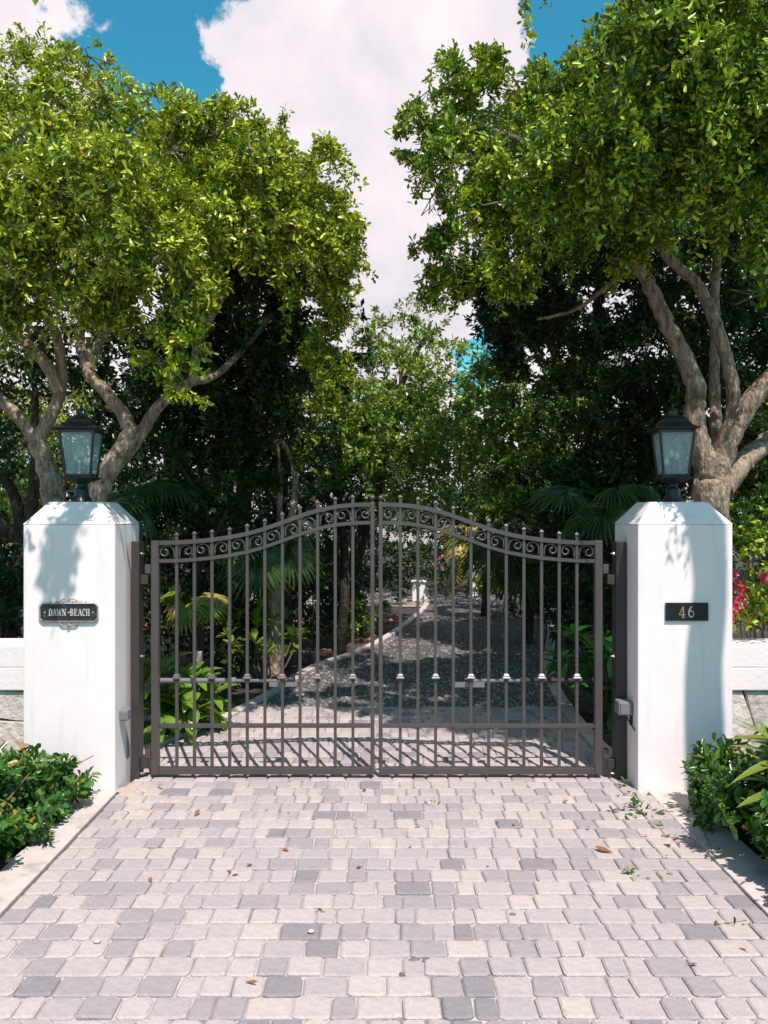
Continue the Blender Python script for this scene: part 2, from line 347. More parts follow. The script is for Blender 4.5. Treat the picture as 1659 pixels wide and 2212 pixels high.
# ------------------------------------------------------------------ setting
def sheet(name, pts, z, m, sub_=None):
    mb = MB(); mb.add([(p[0], p[1], z) for p in pts], [tuple(range(len(pts)))]); return kind(mb.build(name, m), 'structure')
sheet('ground', [(-400,-400),(400,-400),(400,400),(-400,400)], -.05, M['ground'])
sheet('road', [(-60,-7),(60,-7),(60,1.2),(-60,1.2)], -.04, M['road'])
sheet('planting_bed', [(-14,5.95),(14,5.95),(14,40),(-14,40)], -.044, M['soil'])
for sx in (-1, 1):
    sheet('planting_bed', [(sx*1.88,1.3),(sx*7,1.3),(sx*7,5.6),(sx*1.88,5.6)][::sx], -.02, M['soil'])
XL, XR = -1.66, 1.665
drv = sheet('driveway', [(XL-.02,1.3),(XR+.02,1.3),(XR-.05,5.7),(1.60,7.78),(-1.16,7.78),(XL+.02,6.3)], -.012, M['sand'])
# gravel drive that bends away behind the gate
LK = [(-1.70,5.95),(-1.665,6.42),(-1.30,7.32),(-.98,8.5),(-.73,9.69),(-.18,11.0),(.35,13.2),(.85,16.2),(1.0,19.5)]
RK = [(1.60,5.95),(1.55,6.4),(1.56,7.3),(1.64,8.5),(1.86,10.0),(2.2,11.6),(2.55,13.4),(2.75,15.6),(2.8,19.5)]
gp = [(-1.16,7.76)]+[p for p in LK if p[1] > 7.8]+[p for p in RK[::-1] if p[1] > 7.8]+[(1.6,7.76)]
sheet('gravel_drive', gp, -.008, M['gravel'])
sheet('garden_path', [(.9,16.0),(2.6,15.4),(9,18),(9,20),(-6,20),(-6,17.5)], -.03, M['ground'])
def strip(name, line, w, z0, z1, m, side):
    mb = MB(); ln = spline([(*p, 0) for p in line], 4); vs = []; n_ = len(ln)
    for i, p in enumerate(ln):
        d = ln[min(i+1, n_-1)]-ln[max(i-1, 0)]; d /= np.linalg.norm(d); nn = np.array([-d[1], d[0], 0])*side
        a = p; b_ = p+nn*w; vs += [(a[0],a[1],z0),(a[0],a[1],z1),(b_[0],b_[1],z1),(b_[0],b_[1],z0)]
    fs = []
    for i in range(n_-1):
        for k_ in range(3): fs.append((i*4+k_, i*4+k_+1, i*4+k_+5, i*4+k_+4))
    fs += [(0,1,2,3), ((n_-1)*4,(n_-1)*4+1,(n_-1)*4+2,(n_-1)*4+3)]
    mb.add(vs, fs); return kind(mb.build(name, m, bevel=.006), 'structure')
strip('kerb', LK, .10, -.05, .02, M['concrete'], 1)
strip('kerb', RK, .11, -.05, .025, M['concrete'], -1)
strip('concrete_edging', [(XL-.012,1.3),(XL-.012,3.0),(XL-.012,5.37)], .20, -.05, .004, M['concrete'], 1)
strip('concrete_edging', [(XR+.012,1.3),(XR+.012,3.0),(XR-.012,5.37)], .24, -.05, .004, M['concrete'], -1)

# pavers: tumbled blocks in courses across the drive
ROW = .1375
def paver_shape(w, d):
    n_ = 12; hw, hd = w/2, d/2; cr_ = .017
    pts = []
    for cx, cy, a0 in ((hw,hd,0),(-hw,hd,90),(-hw,-hd,180),(hw,-hd,270)):
        for a in (8, 45, 82):
            r_ = cr_*random.uniform(.5, 1.6); q = R(a0+a)
            pts.append((math.copysign(abs(cx)-r_, cx)+r_*math.cos(q)+random.uniform(-.0035,.0035), math.copysign(abs(cy)-r_, cy)+r_*math.sin(q)+random.uniform(-.0035,.0035)))
    pts = np.array(pts); ins = pts*np.array([1-.008/hw, 1-.008/hd])
    vs = [(*p, 0.0) for p in ins]+[(*p, -.006) for p in pts]+[(*p, -.035) for p in pts]
    fs = [tuple(range(n_))]
    for i in range(n_):
        j = (i+1) % n_
        fs += [(n_+i, n_+j, j, i), (2*n_+i, 2*n_+j, n_+j, n_+i)]
    return np.array(vs), fs
WID = (.086, .116, .140, .168)
shapes = {}
for wi, w in enumerate(WID):
    for v_ in range(5): shapes[wi, v_] = paver_shape(w-.0055, ROW-.0055)
meshes = {}
def paver_mesh(key):
    if key not in meshes:
        v, f = shapes[key]; me = bpy.data.meshes.new('paver'); me.from_pydata(v.tolist(), [], f)
        me.materials.append(PAV[0]); me.update(); meshes[key] = me
    return meshes[key]
pl = []
nrow = int((7.74-1.45)/ROW)
for r_ in range(nrow):
    y = 1.45+ROW*(r_+.5)
    xl, xr = XL, XR
    if y > 5.95:
        xl = np.interp(y, [p[1] for p in LK], [p[0] for p in LK])+.01; xr = np.interp(y, [p[1] for p in RK], [p[0] for p in RK])-.01
    elif y > 5.3: xl, xr = -1.64, 1.60
    ws = []
    while sum(WID[i] for i in ws) < xr-xl-.04: ws.append(random.choices(range(4), (.24, .32, .28, .16))[0])
    fit = (xr-xl)/sum(WID[i] for i in ws); x = xl
    for wi in ws:
        w = WID[wi]*fit
        cx = x+w/2
        if True:
            q = .5+.5*math.sin(cx*1.3+y*.9)*math.sin(y*1.7-cx*2.1)
            tone = random.choices(range(6), (.25, .27, .26, (.12+.20*q)*(1.5 if abs(cx) < .5 else .8), (.02+.06*q)*(2.6 if abs(cx) < .4 else .5), .06))[0]
            pl.append((cx, y, wi, random.randrange(5), tone, random.uniform(-.022,.022), random.uniform(-.0025,.0025), random.choice((0, math.pi)), fit))
        x += w
def in_view(p): return p[1] > 2.9 and abs(p[0]) < p[1]*.46+.05
vis = sorted([p for p in pl if in_view(p)], key=lambda p: p[1])
near, rest = vis[:296], vis[296:]+[p for p in pl if not in_view(p)]
for cx, y, wi, v_, tone, rz, dz, fl, fit in near:
    o = link('paver', paver_mesh((wi, v_)), drv); o.location = (cx, y, dz); o.rotation_euler = (random.uniform(-.012,.012), random.uniform(-.012,.012), rz+fl); o.scale = (fit, 1, 1)
    o.material_slots[0].link = 'OBJECT'; o.material_slots[0].material = PAV[tone]
VV = []; FF = []; MI = []; o_ = 0
for cx, y, wi, v_, tone, rz, dz, fl, fit in rest:
    v, f = shapes[wi, v_]; v = v*np.array([fit, 1, 1]); c_, s_ = math.cos(rz+fl), math.sin(rz+fl)
    VV.append(np.stack([v[:,0]*c_-v[:,1]*s_+cx, v[:,0]*s_+v[:,1]*c_+y, v[:,2]+dz], 1)); FF += [tuple(i+o_ for i in q) for q in f]; MI += [tone]*len(f); o_ += len(v)
me = bpy.data.meshes.new('paver_field'); me.from_pydata(np.concatenate(VV).tolist(), [], FF)
for m_ in PAV: me.materials.append(m_)
me.polygons.foreach_set('material_index', MI); me.update()
kind(link('paver_field', me, drv), 'stuff')

def patch(cx, cy, rx, ry, n_=22, nm='drifted_sand', zt=.006):
    mb = MB(); a = np.linspace(0, 2*np.pi, n_, endpoint=False); k_ = rng.uniform(.6, 1.1, n_)
    vs = [(cx, cy, zt+.0015)]+[(cx+rx*k_[i]*math.cos(a[i])*.6, cy+ry*k_[i]*math.sin(a[i])*.6, zt) for i in range(n_)]+[(cx+rx*k_[i]*math.cos(a[i]), cy+ry*k_[i]*math.sin(a[i]), -.006) for i in range(n_)]
    mb.add(vs, [(0, 1+i, 1+(i+1) % n_) for i in range(n_)]+[(1+i, 1+n_+i, 1+n_+(i+1) % n_, 1+(i+1) % n_) for i in range(n_)]); return kind(mb.build(nm, M['drift'] if nm == 'drifted_sand' else M['stain']), 'structure')
M['drift'] = mat('drifted_sand', (.52, .41, .36), .95, var=.3, vscale=30, bump=.6, bscale=160)
M['stain'] = mat('oil_stain', (.17, .145, .13), .7, var=.3, vscale=40)
for x, y, a, b in ((895,2073,.030,.018), (921,2071,.022,.014), (868,2103,.016,.011), (697,1971,.016,.012), (1107,1975,.022,.016)):
    Y = EYE*F/(y-1106.0); patch((x-829.5)/F*Y, Y, a, b, 14, 'oil_stain', .0035)
patch(-1.575, 5.42, .13, .17); patch(-1.30, 5.20, .12, .05); patch(-1.43, 5.02, .10, .035)

# ------------------------------------------------------------------ gate pillars
def pillar(x0, x1, label):
    y0, y1 = 5.378, 5.918; o = ((x0+x1)/2, (y0+y1)/2, -.06)
    t_ = thing('gate_pillar', o, label, 'pillar', 'white gate pillars')
    cx, cy, hx, hy = o[0], o[1], (x1-x0)/2, (y1-y0)/2; i_ = .118
    mb = MB(); mb.stack([(1, -.06), (1, 1.67)], (cx, cy), 4, None, hx, hy)
    mb.build('shaft', M['stucco'], t_, bevel=.008)
    mb = MB(); vs = [(cx+sx*(hx-a), cy+sy*(hy-a), z) for a, z in ((-.001, 1.6712), (-.001, 1.673), (i_, 1.8145)) for sx, sy in ((-1,-1),(1,-1),(1,1),(-1,1))]
    mb.add(vs, [(0,3,2,1),(8,9,10,11)]+[(k_*4+i, k_*4+(i+1)%4, k_*4+4+(i+1)%4, k_*4+4+i) for k_ in (0,1) for i in range(4)])
    mb.build('cap', M['stucco'], t_, bevel=.007); return t_
pillar(-2.266, -1.69, 'white stucco gate pillar carrying the dark ornate name plaque')
pillar(1.594, 2.19, 'white stucco gate pillar carrying the black number plaque and a tree shadow')

# boundary walls
def voronoi_stones(x0, x1, z0, z1, n_):
    seeds = np.stack([rng.uniform(x0, x1, n_), rng.uniform(z0, z1, n_)], 1)
    for _ in range(6):
        g = rng.uniform((x0, z0), (x1, z1), (2500, 2)); k_ = np.argmin(((g[:,None]-seeds[None])**2).sum(2), 1)
        seeds = np.array([g[k_ == i].mean(0) if (k_ == i).any() else seeds[i] for i in range(n_)])
    cells = []
    for i in range(n_):
        poly = [np.array(p) for p in ((x0,z0),(x1,z0),(x1,z1),(x0,z1))]
        for j in range(n_):
            if i == j: continue
            m_ = (seeds[i]+seeds[j])/2; d = seeds[j]-seeds[i]; d = d/np.linalg.norm(d); new = []
            for a, b_ in zip(poly, poly[1:]+poly[:1]):
                da, db = np.dot(a-m_, d)+.006, np.dot(b_-m_, d)+.006
                if da <= 0: new.append(a)
                if da*db < 0: new.append(a+(b_-a)*(da/(da-db)))
            poly = new
            if len(poly) < 3: break
        if len(poly) >= 3: cells.append(np.array(poly))
    return cells
def wall(x0, x1, label):
    y0, y1 = 5.60, 5.86; t_ = thing('boundary_wall', ((x0+x1)/2, (y0+y1)/2, -.06), label, 'wall', 'stone boundary walls beside the gate')
    MB().box(x0, x1, y0+.012, y1, -.06, .585).build('wall_core', M['mortar'], t_)
    MB().box(x0, x1, y0-.035, y1+.03, .735, .883).build('coping', M['coping'], t_, bevel=.01)
    MB().box(x0, x1, y0-.0335, y1+.02, .588, .742).build('coping_band', M['coping'], t_, bevel=.008)
    for c in voronoi_stones(x0, x1, -.05, .58, int((x1-x0)*9)):
        # break up the straight edges a little
        pts = []
        for a, b_ in zip(c, np.roll(c, -1, 0)):
            pts.append(a+rng.normal(0, .004, 2)); pts.append((a+b_)/2+rng.normal(0, .006, 2))
        MB().ring_prism(pts, y0-.004-random.uniform(0, .012), y0+.05, inset=.07).build('stone', STN[random.randrange(4)], t_)
wall(-4.9, -2.268, 'low rubble stone wall with white coping joined to the name plaque pillar')
wall(2.192, 4.9, 'low rubble stone wall with dappled white coping beside the pink flowers')

# ------------------------------------------------------------------ gate
GY = 5.653
UX = np.array([85,240,365,490,610,735,855,975,1100,1220,1340,1460,1590])
UY = np.array([437,436,428,416,398,373,337,292,243,206,182,170,168])
us = (UX-85)/1505.0; zs = 1.5606+(437-UY)/269.0*.2534
_uu = np.linspace(0, 1, 200); _zz = np.interp(_uu, us, zs); ker = np.hanning(25); ker /= ker.sum()
_zz = np.convolve(np.pad(_zz, 12, mode='edge'), ker, 'valid')
def ztop(u_): return float(np.interp(u_, _uu, _zz))
def gate_leaf(xo, xi, label):
    s_ = 1 if xi > xo else -1; Wd = abs(xi-xo); X = lambda a: xo+s_*a
    t_ = thing('gate_leaf', (xo, GY, 0), label, 'gate', 'two leaves of the driveway gate')
    o = t_['_o']; m = M['gate']; h = .0135
    def bx(a0, a1, y0, y1, z0, z1): a, b_ = sorted((X(a0), X(a1))); return MB().box(a, b_, GY+y0, GY+y1, z0, z1)
    bx(0, .049, -.025, .025, .022, ztop(0)).build('stile', m, t_, bevel=.003)
    bx(Wd-.026, Wd, -.02, .02, .022, ztop(1)).build('stile', m, t_, bevel=.003)
    bx(.050, Wd-.027, -.022, .022, .023, .067).build('bottom_rail', m, t_, bevel=.003)
    bx(.050, Wd-.027, -.016, .016, .328, .353).build('mid_rail', m, t_, bevel=.002)
    def curved(name, off, th):
        mb = MB(); vs = []; n_ = 40
        for i in range(n_+1):
            u_ = i/n_; a = .050+u_*(Wd-.077); z = ztop(a/Wd)-off
            vs += [(X(a), GY-.017, z-th), (X(a), GY-.017, z), (X(a), GY+.017, z), (X(a), GY+.017, z-th)]
        fs = [(i*4+k_, i*4+(k_+1)%4, i*4+4+(k_+1)%4, i*4+4+k_) for i in range(n_) for k_ in range(4)]+[(0,1,2,3), (n_*4+3,n_*4+2,n_*4+1,n_*4)]
        mb.add(vs, fs); mb.build(name, m, t_)
    curved('top_rail', 0, .028); curved('scroll_rail', .122, .023)
    edges = [.049]; pitch = (Wd-.049-.026)/12.0
    bars = [.049+pitch*(i+1) for i in range(11)]
    for i, a in enumerate(bars):
        zt = ztop(a/Wd)
        mb = MB(); z1 = zt+.030
        b_ = bx(a-.0095, a+.0095, -.0095, .0095, .068, z1).build('bar', m, t_)
        f_ = MB(); f_.stack([(.0125, z1+.001), (.0142, z1+.006), (.0135, z1+.010), (.006, z1+.019), (.001, z1+.024)], (X(a), GY))
        sub(f_, 'finial', m, b_, o)
        if i % 2 == 0:
            z = .655; f_ = MB(); f_.stack([(.012, z-.024), (.016, z-.022), (.016, z-.016), (.013, z-.013), (.018, z-.006), (.027, z-.002), (.027, z+.003), (.020, z+.011), (.020, z+.016), (.015, z+.024), (.011, z+.029)], (X(a), GY))
            sub(f_, 'collar', m, b_, o)
        # small set-screw heads seen on the bars
    stops = [.049]+bars+[Wd-.026]
    for i in range(12):
        a0 = stops[i]+(.0095 if i else 0)+.002; a1 = stops[i+1]-(.0095 if i < 11 else 0)-.002
        mid = (a0+a1)/2; Rr = (a1-a0)/2-.006; leg = 1 if i % 2 == 0 else -1
        zt = min(ztop(a0/Wd), ztop(a1/Wd))-.031; zc = zt-Rr; zl = ztop((mid+leg*Rr)/Wd)-.122
        pts = [(mid+leg*Rr, zl), (mid+leg*Rr, (zl+zc)/2)]
        for k_ in range(9): q = math.pi*k_/8; pts.append((mid+leg*Rr*math.cos(q), zc+Rr*math.sin(q)))
        r2 = Rr*.62; c2 = mid-leg*(Rr-r2)
        for k_ in range(1, 14):
            q = math.pi+math.pi*1.55*k_/13; rr = r2*(1-.42*k_/13); pts.append((c2+leg*rr*math.cos(q)-leg*0, zc+rr*math.sin(q)))
        MB().tube([(X(p), GY, z) for p, z in pts], [.0066]*len(pts), 6).build('scroll', m, t_, smooth=True)
    f_ = MB(); c_ = (X(Wd-.013), GY); z = ztop(1)
    f_.stack([(.009, z+.001), (.013, z+.004), (.008, z+.008), (.007, z+.013)]+[(max(.001, .0185*math.sin(q)), z+.0295-.0185*math.cos(q)) for q in np.linspace(.35, math.pi, 9)], c_, 14)
    f_.build('ball_finial', m, t_, smooth=True)
    for zc in (1.345, .13):        # hinge straps on the stile
        a, b_ = sorted((X(-.002), X(-.040)))
        MB().box(a, b_, GY-.03, GY+.012, zc, zc+.06).build('hinge', m, t_, bevel=.003)
    if s_ > 0: MB().box(X(.77), X(.98), GY+.024, GY+.030, .592, .622).build('arm_plate', M['light_plastic'], t_)
    else: MB().box(X(.98), X(.77), GY+.024, GY+.030, .588, .622).build('arm_plate', M['light_plastic'], t_)
    return t_
gate_leaf(-1.532, -.063, 'left leaf of the bronze steel gate, hinged beside the name plaque pillar')
gate_leaf(1.4375, -.035, 'right leaf of the bronze steel gate, hinged beside the number plaque pillar')
def gate_post(x0, x1, s_, label):
    t_ = thing('gate_post', ((x0+x1)/2, GY, 0), label, 'post', 'dark steel gate posts bolted to the pillars')
    MB().box(x0, x1, GY-.05, GY+.06, -.03, 1.556).build('post_tube', M['post'], t_, bevel=.003)
    xin = x1 if s_ > 0 else x0
    for zc in (1.275, .065):
        a, b_ = sorted((xin+s_*.002, xin+s_*.052)); b = MB().box(a, b_, GY-.032, GY+.015, zc, zc+.062).build('hinge_block', M['post'], t_, bevel=.003)
    for zc in (1.475, .80, .03):
        a = MB(); a.tube([(xin-s_*.002, GY-.02, zc), (xin+s_*.028, GY-.02, zc)], .006, 8); b = a.build('bolt', M['zinc'], t_)
        a = MB(); a.tube([(xin+s_*.006, GY-.02, zc), (xin+s_*.014, GY-.02, zc)], .012, 6); sub(a, 'nut', M['zinc'], b, t_['_o'])
gate_post(-1.655, -1.603, 1, 'dark steel gate post bolted to the pillar with the name plaque')
gate_post(1.520, 1.583, -1, 'shaded dark steel gate post bolted to the pillar with the number plaque')

# swing gate openers: arms behind each leaf
def opener(xp, s_, label, tm):
    t_ = thing('gate_opener', (xp, GY+.1, .60), label, 'gate opener', 'gate opener arms behind the gate')
    X = lambda a: xp+s_*a; y = GY+.13; z = .612
    def tb(name, a0, a1, r_, m, n_=10): q = MB(); q.tube([(X(a0), y, z), (X(a1), y, z)], r_, n_); return q.build(name, m, t_)
    tb('motor_tube', .03, .56, .017, tm); tb('tube_joint', .55, .60, .022, tm); tb('push_rod', .60, .96, .011, M['zinc'])
    tb('rod_end', .93, 1.0, .020, M['cable'], 6)
    MB().box(*sorted((X(-.02), X(.06))), y-.07, y+.03, z-.045, z-.028).build('bracket', M['cable'], t_)
    MB().box(*sorted((X(.95), X(.99))), GY+.031, y-.012, z-.012, z+.012).build('bracket', M['cable'], t_)
opener(-1.60, 1, 'pale tubular gate opener arm crossing the large leafed plant at left', M['light_plastic'])
opener(1.52, -1, 'shaded tubular gate opener arm behind the right gate leaf', M['cable'])  # the shade on this tube is put into its near-black colour

# small boxes on the pillars' inner faces
t_ = thing('photocell', (-1.675, 5.50, .45), 'small grey photocell box on the inner face of the left pillar', 'sensor')
MB().box(-1.688, -1.633, 5.455, 5.54, .418, .485).build('housing', M['grey_plastic'], t_, bevel=.006)
MB().box(-1.680, -1.641, 5.447, 5.4535, .427, .476).build('lens', M['light_plastic'], t_, bevel=.002)
t_ = thing('photocell', (1.58, 5.55, .47), 'dark photocell box with dangling cable on the inner face of the right pillar', 'sensor')
MB().box(1.500, 1.592, 5.47, 5.575, .450, .535).build('housing', M['grey_plastic'], t_, bevel=.006)
MB().box(1.510, 1.580, 5.462, 5.4685, .458, .527).build('lens', M['light_plastic'], t_, bevel=.002)
q = MB(); q.tube(spline([(1.56,5.51,.449),(1.565,5.49,.42),(1.582,5.46,.385),(1.592,5.43,.362)]), .004, 6); q.build('cable', M['cable'], t_)
MB().box(1.576, 1.590, 5.48, 5.50, .385, .449).build('conduit', M['cable'], t_)

# ------------------------------------------------------------------ plaques
def stroke(mb, pts, w, y, dep=.003):
    for i in range(len(pts)-1):
        a, b_ = np.array(pts[i]), np.array(pts[i+1]); d = b_-a; L_ = np.linalg.norm(d); d = d/L_; nn = np.array([-d[1], d[0]])*w/2
        a = a-d*w*.15; b_ = b_+d*w*.15; yy = y-random.uniform(0, .0008)
        c = [a-nn, b_-nn, b_+nn, a+nn]
        mb.add([(p[0], yy, p[1]) for p in c]+[(p[0], y+dep, p[1]) for p in c], [(0,1,2,3),(4,7,6,5),(0,4,5,1),(1,5,6,2),(2,6,7,3),(3,7,4,0)])
def arc(cx, cz, rx, rz, a0, a1, n_=8): return [(cx+rx*math.cos(R(a0+(a1-a0)*i/n_)), cz+rz*math.sin(R(a0+(a1-a0)*i/n_))) for i in range(n_+1)]
T, t0 = .2, .09       # thick and thin strokes of a serif letter
def sf(x, z): return ([(x-.17, z), (x+.17, z)], t0)
GL = {
 'D': [([(.18,0),(.18,1)], T), ([(.03,.04),(.4,.04)], t0), ([(.03,.96),(.4,.96)], t0), (arc(.36,.5,.32,.46,-90,90), T*.8)],
 'A': [([(.08,0),(.40,1)], t0), ([(.40,1),(.74,0)], T), ([(.2,.34),(.62,.34)], t0), sf(.08,.04), sf(.72,.04)],
 'W': [([(.06,1),(.30,0)], T), ([(.30,0),(.5,.9)], t0), ([(.5,.9),(.72,0)], T), ([(.72,0),(.95,1)], t0), sf(.07,.96), sf(.94,.96)],
 'N': [([(.12,0),(.12,1)], t0), ([(.12,1),(.68,0)], T), ([(.68,0),(.68,1)], t0), sf(.12,.04), sf(.70,.96)],
 'B': [([(.18,0),(.18,1)], T), (arc(.32,.75,.26,.22,-90,90), T*.75), (arc(.32,.27,.32,.24,-90,90), T*.8), ([(.03,.04),(.35,.04)], t0), ([(.03,.96),(.35,.96)], t0), ([(.18,.52),(.35,.52)], t0)],
 'E': [([(.18,0),(.18,1)], T), ([(.03,.04),(.62,.04)], t0), ([(.03,.96),(.60,.96)], t0), ([(.18,.52),(.5,.52)], t0), ([(.62,.0),(.62,.25)], t0), ([(.60,.76),(.60,1)], t0)],
 'C': [(arc(.40,.5,.32,.48,60,300,12), T*.85), ([(.58,.7),(.58,1)], t0)],
 'H': [([(.15,0),(.15,1)], T), ([(.62,0),(.62,1)], T), ([(.15,.5),(.62,.5)], t0), sf(.15,.04), sf(.15,.96), sf(.62,.04), sf(.62,.96)],
 '4': [([(.50,1),(.04,.30)], .10), ([(.04,.28),(.80,.28)], .12), ([(.54,1),(.54,0)], .20), ([(.36,.03),(.74,.03)], .08)],
 '6': [(arc(.38,.32,.28,.28,0,360,16), .15), (arc(.60,.42,.50,.56,105,182,8), .15)],
}
def letter(ch, x, z, h, w, y, m, parent, name):
    mb = MB()
    for pts, tk in GL[ch]: stroke(mb, [(x+a*w, z+b_*h) for a, b_ in pts], tk*h*.62, y)
    return mb.build(name, m, parent)
sY = 5.376; SC = 344.0
def fx(x): return (x-829.5)/SC
def fz(y): return EYE-(y-1106)/SC
t_ = thing('name_plaque', (fx(150), sY, fz(1322)), 'ornate dark plaque with scrolled frame reading DAWN BEACH', 'sign')
w2, h2 = 62.5/SC, 19.5/SC; cx, cz = fx(150), fz(1322.5); k_ = 7/SC
def cham(w_, h_, c_): return [(cx-w_+c_, cz-h_), (cx+w_-c_, cz-h_), (cx+w_-c_*.45, cz-h_+c_*.55), (cx+w_, cz-h_+c_), (cx+w_, cz+h_-c_), (cx+w_-c_*.45, cz+h_-c_*.55), (cx+w_-c_, cz+h_), (cx-w_+c_, cz+h_), (cx-w_+c_*.45, cz+h_-c_*.55), (cx-w_, cz+h_-c_), (cx-w_, cz-h_+c_), (cx-w_+c_*.45, cz-h_+c_*.55)]
MB().ring_prism(cham(w2-.002, h2-.002, k_)[::1], sY-.010, sY, .01).build('plate', M['plate_dark'], t_)
fr = cham(w2, h2, k_); fr3 = [(p[0], sY-.011, p[1]) for p in fr]
q = MB(); q.tube(fr3+fr3[:1], .0055, 6); q.build('frame', M['pewter'], t_, smooth=True)
def orn(name, zb, sg):
    q = MB()
    for s_ in (-1, 1):
        q.tube([(cx+s_*a, sY-.009, zb+sg*b_) for a, b_ in [(.002,.004)]+[(.026+.026*math.cos(R(v)), .013+.013*math.sin(R(v))) for v in range(200, -170, -30)]], .0042, 6)
        if sg > 0: q.tube([(cx+s_*a, sY-.009, zb+sg*b_) for a, b_ in ((.055,.002),(.075,.013),(.09,.004),(.1,.002),(.108,.012),(.112,.006))], .0038, 6)
        else: q.tube([(cx+s_*a, sY-.009, zb+sg*b_) for a, b_ in ((.058,.0),(.055,.018),(.036,.029),(.015,.026),(.002,.034))], .0042, 6)
    q.tube([(cx, sY-.010, zb+sg*.002), (cx, sY-.010, zb+sg*.016), (cx, sY-.010, zb+sg*.026), (cx, sY-.010, zb+sg*.034), (cx, sY-.010, zb+sg*.043 if sg > 0 else zb+sg*.036)], [.004, .006, .004, .0085, .0015], 8)
    q.build(name, M['pewter'], t_, smooth=True)
orn('crest', cz+h2, 1); orn('pendant', cz-h2, -1)
x = fx(106.5)
for word, xs in (('DAWN', 107), ('BEACH', 153)):
    x = fx(xs)
    for ch in word:
        w_ = 14.5/SC*.70; letter(ch, x, fz(1329.5), 14.5/SC, w_, sY-.0125, M['letters'], t_, 'letter'); x += {'W': 1.14, 'N': .92, 'A': .88}.get(ch, .84)*w_
for sx in (-52, 0, 52):
    q = MB(); c_ = cx+sx/SC; q.tube([(c_, sY-.0105, cz-.001), (c_, sY-.0145, cz-.001)], [.0075, .004], 10); q.build('screw', M['pewter'], t_)
t_ = thing('number_plaque', (fx(1482), sY, fz(1321)), 'plain black rectangular plaque with the number 46', 'sign')
MB().box(fx(1436.5), fx(1528.5), sY-.014, sY, fz(1340.5), fz(1301.5)).build('plate', M['slate'], t_, bevel=.003)
letter('4', fx(1464.5), fz(1334), 24/SC, 17/SC, sY-.0165, M['copper'], t_, 'digit'); letter('6', fx(1484), fz(1333), 24/SC, 19/SC, sY-.0165, M['steel_digit'], t_, 'digit')

# ------------------------------------------------------------------ lanterns
def lantern(x, y, label, turn, order):
    zb = 1.8155; t_ = thing('pier_lantern', (x, y, zb), label, 'lantern', 'black pier lanterns on the pillars'); o = [0,0,0]; t_['_o'] = o
    t_.rotation_euler = (0, 0, R(turn)); m = M['black_metal']
    q = MB(); q.stack([(.075,0),(.075,.006),(.062,.010),(.060,.014),(.048,.034),(.046,.080),(.040,.090),(.026,.100),(.026,.112),(.034,.116),(.024,.124)], (0,0), 18); base = q.build('pedestal', m, t_, smooth=True)
    q = MB()
    for k_ in range(16):
        a = 2*math.pi*k_/16; q.tube([(.064*math.cos(a), .064*math.sin(a), .012), (.049*math.cos(a), .049*math.sin(a), .036)], .0042, 5)
    sub(q, 'fluting', m, base, o)
    q = MB(); q.stack([(.028,.122),(.05,.132),(.082,.146),(.102,.156),(.104,.162),(.086,.165),(.086,.168)]); q.build('tray', m, t_)
    b0, b1, z0, z1 = .079, .110, .168, .470
    for sx in (-1,1):
        for sy in (-1,1):
            q = MB(); q.tube([(sx*b0, sy*b0, z0), (sx*b1, sy*b1, z1)], .0092, 4); q.build('corner_bar', m, t_)
    for k_ in range(4):
        q = MB(); c_, s_ = (1,0,-1,0)[k_], (0,1,0,-1)[k_]; e0, e1 = b0-.003, b1-.003
        def pt(u_, d, z): return (c_*d-s_*u_, s_*d+c_*u_, z)
        v = [pt(-b0+.009,e0,z0+.004), pt(b0-.009,e0,z0+.004), pt(b1-.009,e1,z1-.004), pt(-b1+.009,e1,z1-.004)]
        v2 = [pt(-b0+.009,e0-.003,z0+.004), pt(b0-.009,e0-.003,z0+.004), pt(b1-.009,e1-.003,z1-.004), pt(-b1+.009,e1-.003,z1-.004)]
        q.add(v+v2, [(0,1,2,3),(7,6,5,4),(0,4,5,1),(1,5,6,2),(2,6,7,3),(3,7,4,0)]); q.build('glass_pane', M['glass'], t_)
        q = MB(); q.tube([pt(-b1+.01,b1-.004,z1-.012), pt(b1-.01,b1-.004,z1-.012)], .009, 4); q.tube([pt(-b0+.01,b0-.004,z0+.010), pt(b0-.01,b0-.004,z0+.010)], .007, 4); q.build('cross_bar', m, t_)
    q = MB(); q.stack([(.112,.468),(.138,.476),(.140,.483),(.118,.492),(.098,.503),(.090,.514),(.092,.520),(.080,.522)]); roof = q.build('roof', m, t_)
    q = MB(); q.stack([(.082,.523),(.076,.538),(.062,.553),(.044,.563),(.034,.567),(.034,.571)]); sub(q, 'dome', m, roof, o)
    q = MB(); q.stack([(.030,.572),(.032,.575),(.026,.576)], (0,0), 14)
    for k_ in range(6): a = math.pi*k_/3; q.tube([(.022*math.cos(a), .022*math.sin(a), .575), (.022*math.cos(a), .022*math.sin(a), .606)], .0035, 5)
    q.stack([(.026,.605),(.032,.607),(.030,.611),(.008,.614),(.006,.622)], (0,0), 14); q.stack([(.007,.575),(.006,.616)], (0,0), 6); q.stack([(.006,.622),(.009,.630),(.008,.640),(.002,.650)], (0,0), 10)
    sub(q, 'finial', m, roof, o)
    for i, (cx_, cy_, h_) in enumerate(order):
        q = MB(); q.tube([(cx_, cy_, .170), (cx_, cy_, .170+h_)], .0125, 10); c_ = q.build('candle', M['candle'], t_)
        z = .170+h_; q = MB(); q.stack([(.006,z+.001),(.008,z+.006),(.0165,z+.018),(.0175,z+.028),(.012,z+.045),(.004,z+.056),(.001,z+.062)], (cx_, cy_), 10); sub(q, 'bulb', M['bulb'], c_, o, smooth=True)
lantern(-1.995, 5.648, 'black glazed lantern on the left pillar, tree limbs close behind it', 3, ((-.032,-.01,.095),(.0,.015,.12),(.034,-.02,.075)))
